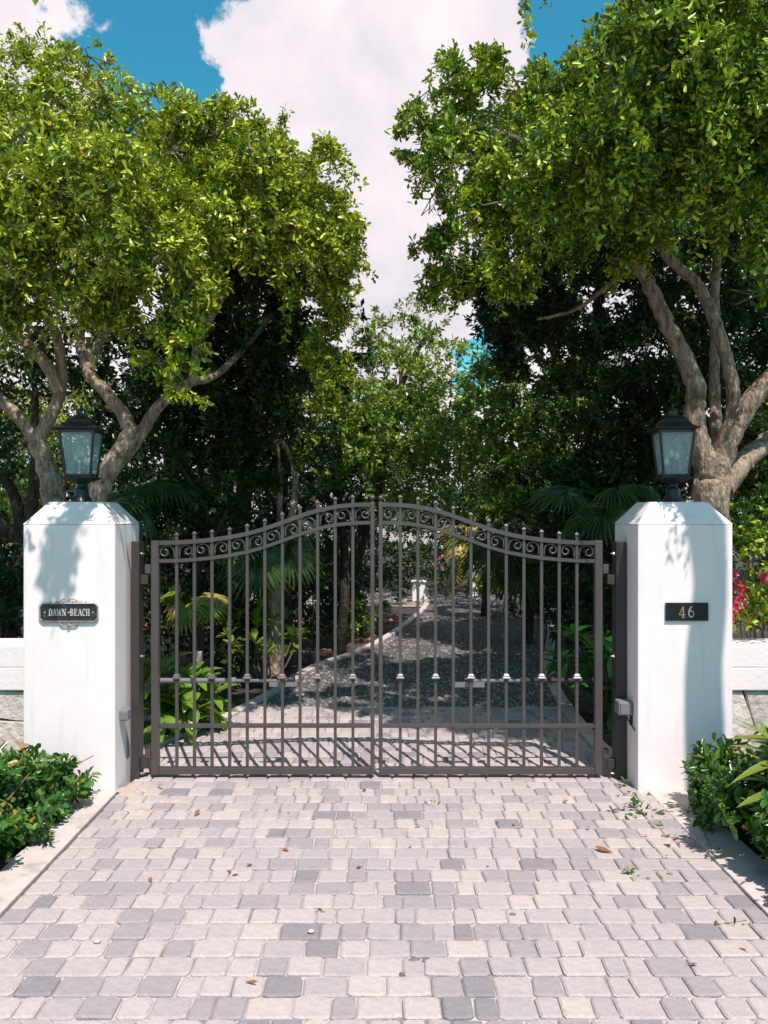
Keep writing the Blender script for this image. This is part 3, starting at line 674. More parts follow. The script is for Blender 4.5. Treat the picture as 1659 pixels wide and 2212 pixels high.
lantern(1.905, 5.648, 'black glazed lantern on the right pillar with sun flecks on its roof', -4, ((-.045,-.01,.07),(-.005,.015,.12),(.022,-.02,.105)))

# ------------------------------------------------------------------ trees
def tree_root(name, loc, label, group=None): return thing(name, loc, label, 'tree', group)
def crown(root, blobs, m, size, nper, dens=1.0, simple=False, twm=None, extra=None, name='crown', droop=.35):
    """blobs: (x, y, r) in photo units + distance; leaf whorls through the lobes of the crown"""
    parts = []; tw = MB(); o = np.array(root['_o'])
    for bl_ in blobs:
        x, y, r_, Y = bl_[:4]; kd = bl_[4] if len(bl_) > 4 else 1.0
        c = P(x, y, Y); rm = r_/F*Y
        n_ = int(dens*kd*230*(rm/.5)**2/(size/.075)**2)+6
        pos, ax, cc = blob_tips(c, rm, n_, clumps=max(6, int(17*min(1.6, rm/.5))), squash=.9, droop=droop)
        parts.append(rosettes(pos, ax, nper, size, simple=simple))
        if twm is not None:
            for q in cc[:14]:
                mid = (c+q)/2+rng.normal(0, .06, 3); q = c+(q-c)*.85; tw.tube([c, mid, q], [.006, .004, .002], 4, cap=False)
    if extra is not None: parts += extra
    v, f = join(parts)
    kind(link(name, npmesh(name, v-o, f, m), root), 'stuff')
    if twm is not None and tw.v: kind(tw.build('twigs', twm, root), 'stuff')
    return len(f)
def PL(pts, Y):  # polyline in photo units (x, y[, dY]) to world
    return [P(p[0], p[1], Y+(p[2] if len(p) > 2 else 0)) for p in pts]

YA = 6.45
ta = tree_root('broadleaf_tree', (*P(145, 1600, YA)[:2], -.05), 'olive leaved tree with two forked trunks behind the left pillar')
ba = M['bark_a']; px = YA/F
limb(PL([(125,1620),(120,1300),(116,1090),(100,1010),(78,950)], YA), 29*px, 19*px, ta, 'trunk', ba, flare=.3)
limb(PL([(172,1620),(180,1300),(205,1090),(242,1005),(288,925)], YA), 30*px, 18*px, ta, 'trunk', ba, flare=.3)
limb(PL([(80,955),(45,908),(0,862),(-70,790),(-160,700)], YA), 15*px, 9*px, ta, 'limb', ba)
limb(PL([(78,960),(106,905),(126,860),(134,800),(120,720,-.1),(92,650,-.2),(80,560,-.3)], YA), 15*px, 7*px, ta, 'limb', ba)
limb(PL([(131,850),(105,795,-.05),(60,745,-.1),(0,690,-.2),(-60,620,-.3)], YA), 15*px, 8*px, ta, 'limb', ba)
limb(PL([(286,935),(262,890),(215,832),(190,800),(215,740,.3),(270,660,.8),(330,580,1.0)], YA), 16*px, 7*px, ta, 'limb', ba)
limb(PL([(230,1035,.1),(300,945,.1),(345,876,.1),(412,822,.15),(428,745,.3),(470,660,.9),(540,560,1.3)], YA), 15*px, 7*px, ta, 'limb', ba)
limb(PL([(195,805),(172,720,.3),(220,580,.7),(330,420,.8)], YA), 13*px, 6*px, ta, 'limb', ba)
limb(PL([(410,825,.2),(480,800,1.0),(580,690,1.6),(660,560,1.2)], YA), 10*px, 5*px, ta, 'limb', ba)
A = [(30,330,190,5.3),(130,450,165,5.15),(240,450,170,5.1),(60,590,120,5.4),(330,560,125,5.3),(250,610,95,5.25),(385,700,60,5.35,1.4),(365,790,40,5.35,1.4),(400,640,66,5.3,1.2),(405,735,48,5.35,1.4),(385,835,26,5.35,1.4),
     (130,225,72,5.6,.6),(95,135,40,5.6,.4),(190,120,55,5.6,.35),(225,195,34,5.6,.35),(60,110,24,5.6,.35),(370,320,125,5.7),(470,290,95,5.8),(540,320,100,5.9),(650,390,105,6.0),(705,500,85,6.1),(560,450,130,5.8),(440,470,110,5.6),
     (100,650,70,5.5,.8),(15,690,70,5.5,.8),(225,690,50,5.5,.8),(300,670,55,5.5,.8),(430,590,60,5.7),(690,600,75,6.5),(740,600,45,6.5),(700,740,56,6.5,1.3),(705,830,40,6.5,1.3),(725,780,40,6.5,1.2),(690,875,26,6.5,1.2),(715,670,50,6.6),(745,520,40,6.3,.7),(-110,450,220,5.4),(640,480,90,6.0),
     (420,400,130,6.9),(560,420,130,7.0),(250,380,170,6.5),(650,500,100,7.2),(80,350,200,6.4),(595,375,110,7.2),(480,330,110,7.3),(400,310,90,7.0),(690,480,80,7.3),(100,860,110,8.6,.4)]  # mostly unseen lobes at the back, added to shade the foliage behind
# the boughs that hang over the forecourt, out of the top of the picture
hang = [P(-10, -60, 5.0)]
ex = []
def spray(top, L_, n_, sway, size=.078, spread_=.045):
    p = []; a = []
    for j in range(n_):
        t_ = j/(n_-1); p.append(np.array(top)+np.array([sway[0]*t_, sway[1]*t_, -L_*t_])+rng.normal(0, spread_*(1-.5*t_), 3)); a.append(np.array([rng.normal(0, .5), rng.normal(0, .5), -.6]))
    return rosettes(np.array(p), np.array(a), 7, size)
for dx, top, L_, n_ in ((-.02, 4.86, .50, 22), (.05, 4.95, .44, 20), (.12, 4.98, .25, 10), (-.05, 4.55, .48, 9), (.02, 4.6, .35, 12)):
    ex.append(spray((-1.42+dx, 3.76+rng.normal(0, .04), top), L_, n_, (-.07, .02)))
limb([P(-60, 620, 6.1), (-2.6, 5.2, 5.3), (-1.9, 4.4, 5.45), (-1.42, 3.78, 4.95)], .04, .012, ta, 'limb', ba, n=8)
nA = crown(ta, A, M['leaf_a'], .049, 7, 1.05, twm=M['twig'], extra=ex, droop=.5)

YB = 6.6
tb_ = tree_root('broadleaf_tree', (*P(1535, 1600, YB)[:2], -.05), 'green leaved tree with a thick forking trunk behind the right pillar')
bb = M['bark_b']; px = YB/F
limb(PL([(1530,1620),(1534,1300),(1535,1090),(1538,1030),(1542,985)], YB), 40*px, 35*px, tb_, 'trunk', bb, n=16, flare=.3)
limb(PL([(1528,1010),(1506,945),(1500,890),(1503,840),(1478,770),(1436,690),(1405,620),(1372,565,-.1),(1330,480,-.3),(1290,380,-.5)], YB), 26*px, 10*px, tb_, 'limb', bb)
limb(PL([(1550,1010),(1580,935),(1628,858),(1700,780),(1790,640,-.2),(1850,480,-.4)], YB), 27*px, 14*px, tb_, 'limb', bb)
limb(PL([(1578,925,.05),(1584,840,.05),(1562,745),(1532,665),(1506,615),(1470,580,-.1),(1432,540,-.2),(1418,450,-.4),(1470,330,-.7)], YB), 16*px, 8*px, tb_, 'limb', bb)
limb(PL([(1556,1060,.1),(1610,990,.3),(1690,930,.5),(1800,800,.6)], YB), 28*px, 15*px, tb_, 'limb', bb)
limb(PL([(1548,1000,.1),(1546,900,.4),(1543,810,.55),(1545,700,.6),(1550,560,.5),(1600,400,0)], YB), 14*px, 9*px, tb_, 'limb', bb)
limb(PL([(1370,570,-.1),(1310,620,.1),(1240,670,.3),(1160,690,.5)], YB), 7*px, 3*px, tb_, 'limb', bb, n=8)
limb(PL([(1290,380,-.5),(1180,330,-.6),(1060,280,-.4),(930,260,-.3)], YB), 9*px, 3*px, tb_, 'limb', bb, n=8)
limb(PL([(1520,330,-1.2),(1500,280,-1.35),(1430,250,-1.4),(1390,230,-1.4)], YB), 7*px, 3*px, tb_, 'limb', bb, n=8)
limb(PL([(1470,330,-.7),(1520,300,-1.2),(1500,180,-1.5),(1480,80,-1.6)], YB), 8*px, 3*px, tb_, 'limb', bb, n=8)
B = [(1000,190,85,5.9),(910,270,62,5.9,.75),(870,330,34,5.9,.6),(880,235,30,5.9,.5),(1040,140,50,5.9,.8),(1130,200,105,5.6),(1170,330,140,5.4),(1040,370,105,5.7),(960,490,62,6.3),(1060,540,70,6.6),(950,590,46,6.4),(935,330,48,6.0,.7),(930,430,50,6.2,.7),(925,520,46,6.4,.7),(960,250,60,5.9),(930,640,30,6.5),(1000,650,40,6.6),
     (1100,430,110,5.5),(1120,600,55,6.5),(1330,230,150,5.2),(1230,150,70,5.4),(1365,75,70,5.3,.8),(1440,150,160,4.95),(1580,130,190,4.8),(1660,280,170,4.8),(1400,310,120,5.1),(1540,310,120,5.0),(1640,430,90,5.1),(1590,450,70,5.1),(1645,550,46,5.15),(1655,630,32,5.15),(1480,380,70,5.1),
     (1250,400,110,5.5),(1300,480,85,6.1),(1395,480,75,6.0),(1350,560,45,6.1),(1480,480,55,6.0),(1500,-60,200,4.9),(1700,20,230,4.8),(1450,-40,110,5.2),(1780,350,200,4.9),
     (1330,-420,200,5.9),(1100,-480,180,6.4),(1470,-340,260,5.7),(1700,-300,260,5.4),(1820,60,220,6.6),(1750,-100,220,6.4),(1650,60,190,6.5),(1150,330,150,6.7),(1300,280,180,6.4),(1450,220,200,6.3),(1600,250,200,6.3),(1060,340,85,6.8),(1250,430,130,7.0)]  # mostly unseen lobes above and behind, added to shade the garden
ex = [spray((P(1122, -70, 5.6)), .50, 12, (.06, 0), .06, .012)]
limb([P(1360, -60, 5.6), P(1220, -110, 5.6), P(1125, -75, 5.6), P(1140, 60, 5.65)], .014, .003, tb_, 'limb', bb, n=6)
nB = crown(tb_, B, M['leaf_b'], .050, 7, 1.05, twm=M['twig'], extra=ex, droop=.5)

# trees in the garden behind
def back_tree(x, Y, label, blobs, m, size, trunk_r=.10, dens=.8, bark=None, forks=3, ytop=None, nper=6):
    base = P(x, 1106, Y); rt = tree_root('garden_tree', (base[0], Y, -.05), label, 'trees in the garden behind the gate')
    bark = bark or M['bark_d']; top = P(blobs[0][0], ytop or blobs[0][1]+blobs[0][2]*.7, Y)
    fork = np.array([base[0]+(top[0]-base[0])*.5, Y, top[2]*(.55 if forks else .30)])
    limb([(base[0], Y, -.1), (base[0]+random.uniform(-.1,.1), Y, fork[2]*.5), fork], trunk_r, trunk_r*.75, rt, 'trunk', bark, flare=.25)
    for b_ in blobs[:forks]:
        e = P(b_[0], b_[1], b_[3]); limb([fork, (fork+e)/2+rng.normal(0, .15, 3), e], trunk_r*.6, trunk_r*.2, rt, 'limb', bark, n=8)
    crown(rt, blobs, m, size, nper, dens, simple=True, droop=.15)
back_tree(765, 12.6, 'sunlit tree in the middle distance above the gate centre', [(870,735,85,13.2,.8),(930,700,55,13.2,.5),(850,830,120,12.8),(940,860,110,12.4),(880,930,120,12.2),(800,940,110,12.0),(970,960,110,11.8),(900,1030,110,11.8),(800,700,50,13,.5),(990,780,50,12.6,.5)], M['leaf_c'], .085, .12, 1.0)
back_tree(610, 9.8, 'branching tree seen behind the left gate leaf', [(610,930,120,9.9),(520,960,90,9.6),(690,900,110,10.2),(720,990,90,10.2),(560,1030,60,9.7,.6),(640,840,110,10.2),(760,860,90,10.6)], M['leaf_c'], .075, .075, 1.0, M['bark_d'])
back_tree(1275, 10.6, 'bushy lit tree right of the gate centre', [(1110,860,110,10.6),(1190,900,120,10.2),(1070,950,100,10.8),(1150,990,110,10.4),(1060,830,60,11),(1230,830,90,9.9),(1030,900,70,11.2),(1090,1050,90,10.6)], M['leaf_c'], .078, .09, 1.0)
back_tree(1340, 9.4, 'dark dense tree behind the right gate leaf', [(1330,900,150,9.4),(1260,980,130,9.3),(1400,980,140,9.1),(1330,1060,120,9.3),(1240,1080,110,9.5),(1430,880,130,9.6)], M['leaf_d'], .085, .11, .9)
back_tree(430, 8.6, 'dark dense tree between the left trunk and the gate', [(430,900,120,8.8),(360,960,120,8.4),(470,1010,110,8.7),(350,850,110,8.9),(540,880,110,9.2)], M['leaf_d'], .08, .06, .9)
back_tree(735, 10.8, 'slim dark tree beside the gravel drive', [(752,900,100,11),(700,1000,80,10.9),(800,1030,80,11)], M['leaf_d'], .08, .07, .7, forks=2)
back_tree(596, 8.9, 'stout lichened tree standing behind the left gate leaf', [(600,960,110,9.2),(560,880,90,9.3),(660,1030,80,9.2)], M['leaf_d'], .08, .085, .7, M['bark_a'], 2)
back_tree(215, 8.2, 'added tree close behind the left tree, its leaves coloured as shade', [(560,640,130,7.9),(470,640,120,7.8),(560,770,140,8.1),(430,760,130,8.0),(330,720,130,7.8),(645,690,105,7.9),(180,730,120,7.7,.6),(40,740,100,7.6,.5),(500,880,120,8.6),(630,800,105,8.4),(300,860,100,8.4,.8),(390,900,110,8.6),(690,800,70,8.6)], M['leaf_d'], .075, .08, 1.3, forks=0)  # dark leaf colour stands in for the shaded back of the left crown
back_tree(1480, 8.0, 'added tree close behind the right tree, its leaves coloured as shade', [(1250,570,150,7.6),(1120,680,110,7.7),(1040,610,75,7.5),(1350,500,150,7.5),(1450,440,140,7.4),(1600,600,150,7.9,.8),(1330,690,140,8.0),(1420,770,150,8.4,.9),(1580,800,150,8.6,.8),(1500,560,140,7.8,.8),(1080,690,80,7.8),(1000,590,60,7.4),(1140,770,85,8.2),(1620,720,150,8.8),(1480,900,140,8.8),(1640,1000,120,8.8),(1230,760,120,8.2)], M['leaf_d'], .075, .09, 1.3, forks=0)  # underside shade of the right crown, put into dark leaves
back_tree(520, 9.6, 'tall dark tree added mostly unseen behind the left crown to block light', [(560,470,140,9.5),(450,520,180,9.2),(620,590,130,10),(330,440,150,9.3),(480,410,100,9.6),(300,600,160,9.4),(560,700,120,9.8)], M['leaf_d'], .10, .11, 1.0)  # added behind the crown to keep sky light and sun off the gravel
back_tree(1400, 9.8, 'tall dark tree added mostly unseen behind the right crown to block light', [(1160,420,150,9.8),(1310,340,160,9.6),(1100,580,90,10.2),(1250,580,190,10),(1450,400,220,9.6),(1230,260,80,9.8),(1440,150,150,9.8),(1600,300,240,9.6),(1130,700,90,10.4),(1550,650,200,9.8)], M['leaf_d'], .10, .13, 1.0)  # added out of sight as a second light blocker over the gravel
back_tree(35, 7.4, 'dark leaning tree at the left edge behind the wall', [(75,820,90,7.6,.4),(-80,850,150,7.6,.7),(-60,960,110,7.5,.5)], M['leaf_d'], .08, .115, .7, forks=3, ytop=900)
back_tree(1720, 9.0, 'shaded tree at the right edge behind the wall', [(1720,820,150,9.0),(1620,960,110,9.2,.6),(1700,1000,120,9)], M['leaf_c'], .08, .1, .7)

# ------------------------------------------------------------------ shrubs, woods
def bush(name, label, cat, blobs, m, size, dens=1.0, nper=6, group=None, simple=True, stem=True, part='foliage', squash=.8):
    c0 = np.mean([b_[:3] for b_ in blobs], 0); rt = thing(name, (c0[0], c0[1], -.03), label, cat, group); o = np.array(rt['_o']); ps = []
    for x, y, z, r_ in blobs:
        n_ = int(dens*210*(r_/.5)**2/(size/.075)**2)+8
        pos, ax, cc = blob_tips((x, y, z), r_, n_, clumps=max(8, int(22*r_/.5)), squash=squash, droop=.05); pos[:,2] = np.abs(pos[:,2])+.01; ax[:,2] += .5
        ps.append(rosettes(pos, ax, nper, size, simple=simple))
    v, f = join(ps); kind(link(part, npmesh(part, v-o, f, m), rt), 'stuff')
    if stem:
        q = MB()
        for x, y, z, r_ in blobs:
            for _ in range(2): q.tube([(x+rng.normal(0,.04), y+rng.normal(0,.04), -.02), (x+rng.normal(0,r_*.3), y+rng.normal(0,r_*.3), z), (x+rng.normal(0,r_*.5), y+rng.normal(0,r_*.5), z+r_*.6)], [.006, .005, .003], 5)
        kind(q.build('stems', M['twig'], rt), 'stuff')
    return rt
# hedges by the drive
def hedge(sx, label, spec):
    bl_ = []
    for y, x0, x1, h in spec:
        x = x0
        while x < x1:
            r_ = h*random.uniform(.46, .58); bl_.append((sx*x, y+random.uniform(-.05,.05), h-r_*.75+random.uniform(-.04,.04), r_)); bl_.append((sx*(x+.02), y+random.uniform(-.08,.08), h*.3, r_*.95)); x += r_*1.15
    return bush('hedge_shrub', label, 'shrub', bl_, M['leaf_hedge'], .062, 1.9, 7, 'low hedges beside the drive', simple=False)
hedge(-1, 'low glossy hedge beside the drive at the foot of the left pillar', [(5.12, 1.90, 2.9, .26), (4.85, 1.92, 3.2, .35), (4.5, 1.96, 3.2, .38), (4.15, 1.98, 3.2, .36), (3.8, 2.04, 3.1, .36)])
hedge(1, 'dark green hedge beside the drive at the foot of the right pillar', [(5.02, 1.93, 3.0, .34), (4.75, 1.90, 3.0, .40), (4.45, 1.94, 3.2, .44), (4.12, 1.98, 3.2, .47), (3.8, 2.02, 3.2, .48), (3.45, 2.06, 3.1, .46)])

# a plant built leaf by leaf
def leaf_mesh(name, ln, wd, m, kind_='obovate', bend=.25):
    n_ = 7; vs = []; fs = []
    for i in range(n_):
        t_ = i/(n_-1)
        if kind_ == 'strap': w = wd*(.55+.45*math.sin(math.pi*min(1, t_*.9+.15)))*(1-t_**6*.97)
        else: w = wd*(max(.05, math.sin(math.pi*(t_**1.45)*.93+.1)))
        z = -bend*ln*t_**2; x = ln*t_*(1-.12*bend*t_)
        vs += [(x, w/2, z+w*.16), (x, 0, z), (x, -w/2, z+w*.16)]
    for i in range(n_-1):
        for k_ in range(2): a = i*3+k_; fs.append((a, a+1, a+4, a+3))
    me = bpy.data.meshes.new(name); me.from_pydata(vs, [], fs); me.materials.append(m); me.polygons.foreach_set('use_smooth', [True]*len(fs)); me.update(); return me
def leafy_plant(name, label, cat, base, heads, per, meshes_, el=(.1, 1.0), scale=(.7, 1.15)):
    rt = thing(name, base, label, cat); q = MB(); b0 = np.array(base, float)
    for h in heads:
        h = np.array(h, float); q.tube(spline([b0+rng.normal(0,.02,3)*[1,1,0], (b0+h)/2+rng.normal(0,.04,3), h], 3), .009, 6)
        for j in range(per):
            a = 2*math.pi*j/per*2.618+random.random(); e = random.uniform(*el); me = random.choice(meshes_)
            o = bpy.data.objects.new('leaf', me); COL.objects.link(o); o.parent = rt
            o.location = Vector(h-b0+np.array([0,0,random.uniform(-.06,.02)])); s_ = random.uniform(*scale); o.scale = (s_, s_, s_)
            o.rotation_euler = (random.uniform(-.35,.35), -e, a)
    q.build('stem', M['twig'], rt); return rt
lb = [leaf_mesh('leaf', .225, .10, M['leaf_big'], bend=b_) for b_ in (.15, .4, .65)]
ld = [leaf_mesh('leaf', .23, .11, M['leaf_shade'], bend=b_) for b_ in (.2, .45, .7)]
ll = [leaf_mesh('leaf', .16, .062, M['leaf_lime'], bend=b_) for b_ in (.1, .3)]
hs = [(-1.62+rng.normal(0,.17), 6.85+rng.normal(0,.16), z) for z in (.10,.18,.24,.30,.36,.42,.48,.52,.30,.22,.14,.40)]+[(-1.42,6.95,.12),(-1.45,6.9,.25),(-1.80,6.7,.3),(-1.55,6.62,.14),(-1.72,6.55,.2),(-1.6,6.6,.34),(-1.5,6.7,.44),(-1.7,6.65,.52),(-1.38,6.85,.3)]
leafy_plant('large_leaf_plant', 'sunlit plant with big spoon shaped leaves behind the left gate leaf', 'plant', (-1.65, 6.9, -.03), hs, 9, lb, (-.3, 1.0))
hs = [(-1.22+rng.normal(0,.22), 8.75+rng.normal(0,.2), z) for z in (.3,.42,.5,.58,.66,.72,.48,.36,.62,.55,.25,.68,.7,.45,.55,.65,.35,.5)]
leafy_plant('lime_shrub', 'bright lime green shrub left of the gravel drive', 'shrub', (-1.25, 8.8, -.03), hs, 11, ll, (.0, 1.1))
hs = [(1.86+rng.normal(0,.15), 7.5+rng.normal(0,.25), z) for z in (.10,.2,.3,.4,.5,.6,.68,.45,.35,.25,.55,.72,.15,.64,.5,.3,.4,.2)]
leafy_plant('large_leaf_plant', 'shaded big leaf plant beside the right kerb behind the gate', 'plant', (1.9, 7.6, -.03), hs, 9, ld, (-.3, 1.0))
hs = [(1.95+rng.normal(0,.25), 15.9+rng.normal(0,.2), z) for z in (.2,.3,.38,.45,.5,.3,.42,.25)]
leafy_plant('lime_shrub', 'small bright shrub where the gravel drive bends away', 'shrub', (1.95, 15.95, -.03), hs, 9, ll, (.0, 1.1), (1.0, 1.5))
st = [leaf_mesh('leaf', .34, .055, M['strap'], 'strap', b_) for b_ in (.15, .35, .5)]
leafy_plant('strap_leaf_plant', 'plant with long strap leaves at the right edge over the hedge', 'plant', (2.04, 4.30, -.02), [(2.0,4.25,.42),(2.02,4.27,.52),(1.99,4.24,.62)], 11, st, (-.05, .9), (.75, 1.0))

B_ = lambda x, y, Y, r_: (*P(x, y, Y), r_/F*Y)
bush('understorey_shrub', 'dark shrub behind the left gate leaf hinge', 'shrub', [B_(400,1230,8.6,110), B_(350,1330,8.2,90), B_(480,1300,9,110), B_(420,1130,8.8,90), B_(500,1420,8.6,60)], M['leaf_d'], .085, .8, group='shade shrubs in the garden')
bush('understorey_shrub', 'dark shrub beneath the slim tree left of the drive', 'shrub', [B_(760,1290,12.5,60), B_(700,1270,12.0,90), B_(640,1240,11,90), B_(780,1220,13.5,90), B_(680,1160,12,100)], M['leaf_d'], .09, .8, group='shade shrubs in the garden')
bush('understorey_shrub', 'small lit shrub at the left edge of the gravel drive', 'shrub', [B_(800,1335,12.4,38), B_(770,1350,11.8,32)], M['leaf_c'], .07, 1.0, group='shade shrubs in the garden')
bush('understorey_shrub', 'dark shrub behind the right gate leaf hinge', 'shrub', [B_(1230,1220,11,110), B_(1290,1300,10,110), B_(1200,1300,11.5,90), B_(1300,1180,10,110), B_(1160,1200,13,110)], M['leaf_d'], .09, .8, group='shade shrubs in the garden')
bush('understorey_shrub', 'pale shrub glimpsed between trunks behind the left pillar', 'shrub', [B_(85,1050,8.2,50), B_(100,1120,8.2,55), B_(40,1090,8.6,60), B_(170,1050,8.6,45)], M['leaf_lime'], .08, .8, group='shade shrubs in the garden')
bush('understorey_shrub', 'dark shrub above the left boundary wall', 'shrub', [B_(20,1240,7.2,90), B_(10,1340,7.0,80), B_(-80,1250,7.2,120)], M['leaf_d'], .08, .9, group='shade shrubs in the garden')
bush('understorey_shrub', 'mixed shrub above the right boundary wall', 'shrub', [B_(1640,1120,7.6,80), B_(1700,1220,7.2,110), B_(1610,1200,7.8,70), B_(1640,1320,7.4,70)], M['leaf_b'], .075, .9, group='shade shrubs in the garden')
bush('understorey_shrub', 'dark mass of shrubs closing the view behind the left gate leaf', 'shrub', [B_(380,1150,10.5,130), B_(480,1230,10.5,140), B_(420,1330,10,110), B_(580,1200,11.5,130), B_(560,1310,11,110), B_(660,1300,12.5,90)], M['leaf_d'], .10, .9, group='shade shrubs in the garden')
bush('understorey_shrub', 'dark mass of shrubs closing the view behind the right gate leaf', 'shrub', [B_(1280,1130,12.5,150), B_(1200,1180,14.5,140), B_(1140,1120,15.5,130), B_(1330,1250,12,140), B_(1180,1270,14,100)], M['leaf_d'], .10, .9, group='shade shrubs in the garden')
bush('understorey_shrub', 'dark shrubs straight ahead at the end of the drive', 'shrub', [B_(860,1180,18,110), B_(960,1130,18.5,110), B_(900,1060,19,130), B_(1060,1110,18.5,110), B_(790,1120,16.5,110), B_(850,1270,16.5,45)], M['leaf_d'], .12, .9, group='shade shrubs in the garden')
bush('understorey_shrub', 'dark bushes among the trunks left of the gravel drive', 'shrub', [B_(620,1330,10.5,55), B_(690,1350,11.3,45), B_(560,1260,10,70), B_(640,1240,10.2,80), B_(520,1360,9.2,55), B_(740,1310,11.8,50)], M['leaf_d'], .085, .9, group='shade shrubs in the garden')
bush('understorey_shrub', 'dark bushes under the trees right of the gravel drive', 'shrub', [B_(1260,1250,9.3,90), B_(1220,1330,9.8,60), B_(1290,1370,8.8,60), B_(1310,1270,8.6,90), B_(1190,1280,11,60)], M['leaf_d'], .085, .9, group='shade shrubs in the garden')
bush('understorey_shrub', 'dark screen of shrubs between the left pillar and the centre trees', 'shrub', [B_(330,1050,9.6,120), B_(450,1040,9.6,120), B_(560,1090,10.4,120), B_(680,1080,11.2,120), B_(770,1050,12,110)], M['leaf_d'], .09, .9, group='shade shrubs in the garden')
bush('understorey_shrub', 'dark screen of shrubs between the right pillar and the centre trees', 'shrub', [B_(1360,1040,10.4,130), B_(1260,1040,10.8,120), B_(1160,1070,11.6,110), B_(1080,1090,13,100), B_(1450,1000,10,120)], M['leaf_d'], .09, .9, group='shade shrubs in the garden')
# far woods that close the view: one leafy mass
ps = []
for _ in range(64):
    x = rng.uniform(-15, 15); Y = rng.uniform(18, 25); h = rng.uniform(3.6, 5.4)*(1-.10*(abs(x-1.7) < 1.6))
    for z in np.arange(.5, h, .9):
        pos, ax, _c = blob_tips((x+rng.normal(0,.5), Y+rng.normal(0,.5), z), rng.uniform(.8, 1.25), 85, 14, 1, 0); ps.append(rosettes(pos, ax, 5, .17, simple=True))
v, f = join(ps); kind(link('far_woods', npmesh('far_woods', v, f, M['leaf_d'])), 'stuff')

# bougainvillea
def bracts(pos, size): return rosettes(pos, rng.normal(0, .6, (len(pos), 3))+np.array([0,-.7,.3]), 4, size, .95, (.5, 1.1))
def bougainvillea(label, spots, leafs, size, lm, base):
    rt = thing('bougainvillea', base, label, 'flowering shrub'); o = np.array(base)
    pos = np.concatenate([np.array(s_)+rng.normal(0, 1, (n_, 3))*r_ for s_, r_, n_ in leafs]); v, f = rosettes(pos, rng.normal(0,.6,(len(pos),3))+[0,-.4,.4], 5, size*1.6, .55)
    kind(link('foliage', npmesh('foliage', v-o, f, lm), rt), 'stuff')
    for s_, r_, n_ in spots:
        pos = np.array(s_)+rng.normal(0, 1, (n_, 3))*r_; v, f = bracts(pos, size); link('blossom', npmesh('blossom', v-o, f, M['bract']), rt)
    q = MB()
    for s_, r_, n_ in leafs: q.tube(spline([base, ((o+np.array(s_))/2+[0,.1,.25]), s_], 4), [.012]*4+[.007]*4+[.004], 6)
    q.build('stems', M['twig'], rt)
YF = 5.75
def pf(x, y, d=0): return tuple(P(x, y, YF+d))
bougainvillea('pink flowering bougainvillea spilling over the wall behind the right pillar',
    [(pf(1592,1245), .013, 4), (pf(1601,1270), .024, 11), (pf(1590,1290), .016, 5), (pf(1604,1318), .026, 12), (pf(1597,1300,-.1), .016, 5), (pf(1588,1322,-.15), .016, 5), (pf(1650,1250), .02, 7), (pf(1578,1330,-.28), .013, 5)],
    [(pf(1625,1300), .05, 34), (pf(1650,1280), .06, 34), (pf(1600,1330,-.1), .035, 12), (pf(1690,1260), .1, 40)], .030, M['leaf_b'], (2.75, 6.05, -.03))
bougainvillea('small far bougainvillea with red flowers beyond the bend', [(tuple(P(990,1195,16)), .10, 5), (tuple(P(1012,1200,16)), .06, 3), (tuple(P(955,1210,16)), .05, 3)], [(tuple(P(980,1215,16.2)), .35, 60), (tuple(P(940,1230,16.2)), .3, 40)], .05, M['leaf_d'], (1.3, 16.3, -.03))

# fan palms
def fan_mesh(name, rad, m, n_=34, arc_=260, droop=.6):
    mb = MB()
    for i in range(n_):
        a = R(-arc_/2+arc_*i/(n_-1)); L_ = rad*(.75+.25*math.cos(a*.7))*random.uniform(.9, 1.05); w = rad*1.35/n_
        d = np.array([math.cos(a), math.sin(a)]); nn = np.array([-d[1], d[0]])
        pt = []
        for t_, wk in ((.06,.3),(.45,1),(.75,.7),(1,.04)):
            z = -droop*rad*max(0, t_-.3)**2*random.uniform(.8, 1.5)
            c_ = d*L_*t_; pt += [(*(c_+nn*w*wk), z-.01*rad), (*c_, z+.02*rad), (*(c_-nn*w*wk), z-.01*rad)]
        mb.add(pt, [(j*3+k_, j*3+k_+1, j*3+k_+4, j*3+k_+3) for j in range(3) for k_ in range(2)])
    return mb.mesh(name, m)
fm = [fan_mesh('frond', .42, M['palm']) for _ in range(3)]; fy = [fan_mesh('frond', .34, M['palm_yellow'], 22, 200), fan_mesh('frond', .38, M['leaf_lime'], 24, 220)]
def fan_palm(label, x, y, Y, n_, meshes_, sc=1.0, trunk=.05, petiole=.35):
    c = P(x, y, Y); rt = thing('fan_palm', (c[0], Y, -.04), label, 'palm', 'fan palms in the garden'); o = np.array(rt['_o'])
    q = MB(); q.tube(spline([(c[0], Y, -.05), (c[0]+.04, Y, c[2]*.5), tuple(c)], 5), [trunk*1.2]+[trunk]*10, 9, .08); q.build('trunk', M['bark_d'], rt, smooth=True)
    for j in range(n_):
        a = 2*math.pi*j/n_+random.uniform(-.3,.3); e = random.uniform(-.5, 1.0); L_ = petiole*sc*random.uniform(.7, 1.2)
        d = np.array([math.cos(a)*math.cos(e), math.sin(a)*math.cos(e), math.sin(e)]); tip = c+d*L_
        fo = link('frond', random.choice(meshes_), rt); fo.location = Vector(tip-o); s_ = sc*random.uniform(.8, 1.15); fo.scale = (s_,)*3
        fo.rotation_euler = (random.uniform(-.5,.5), -e+.75, a)
        q = MB(); q.tube([c, tip], .007, 5); q.build('petiole', M['palm'], rt)
fan_palm('dark fan palm behind the left pillar shoulder', 290, 1085, 8.6, 10, fm, 1.05)
fan_palm('dark fan palm behind the curve of the left gate leaf', 560, 1185, 9.0, 10, fm, 1.15)
fan_palm('yellowing dwarf fan palm behind the left gate leaf', 425, 1305, 8.0, 7, fy, .75, .03, .16)
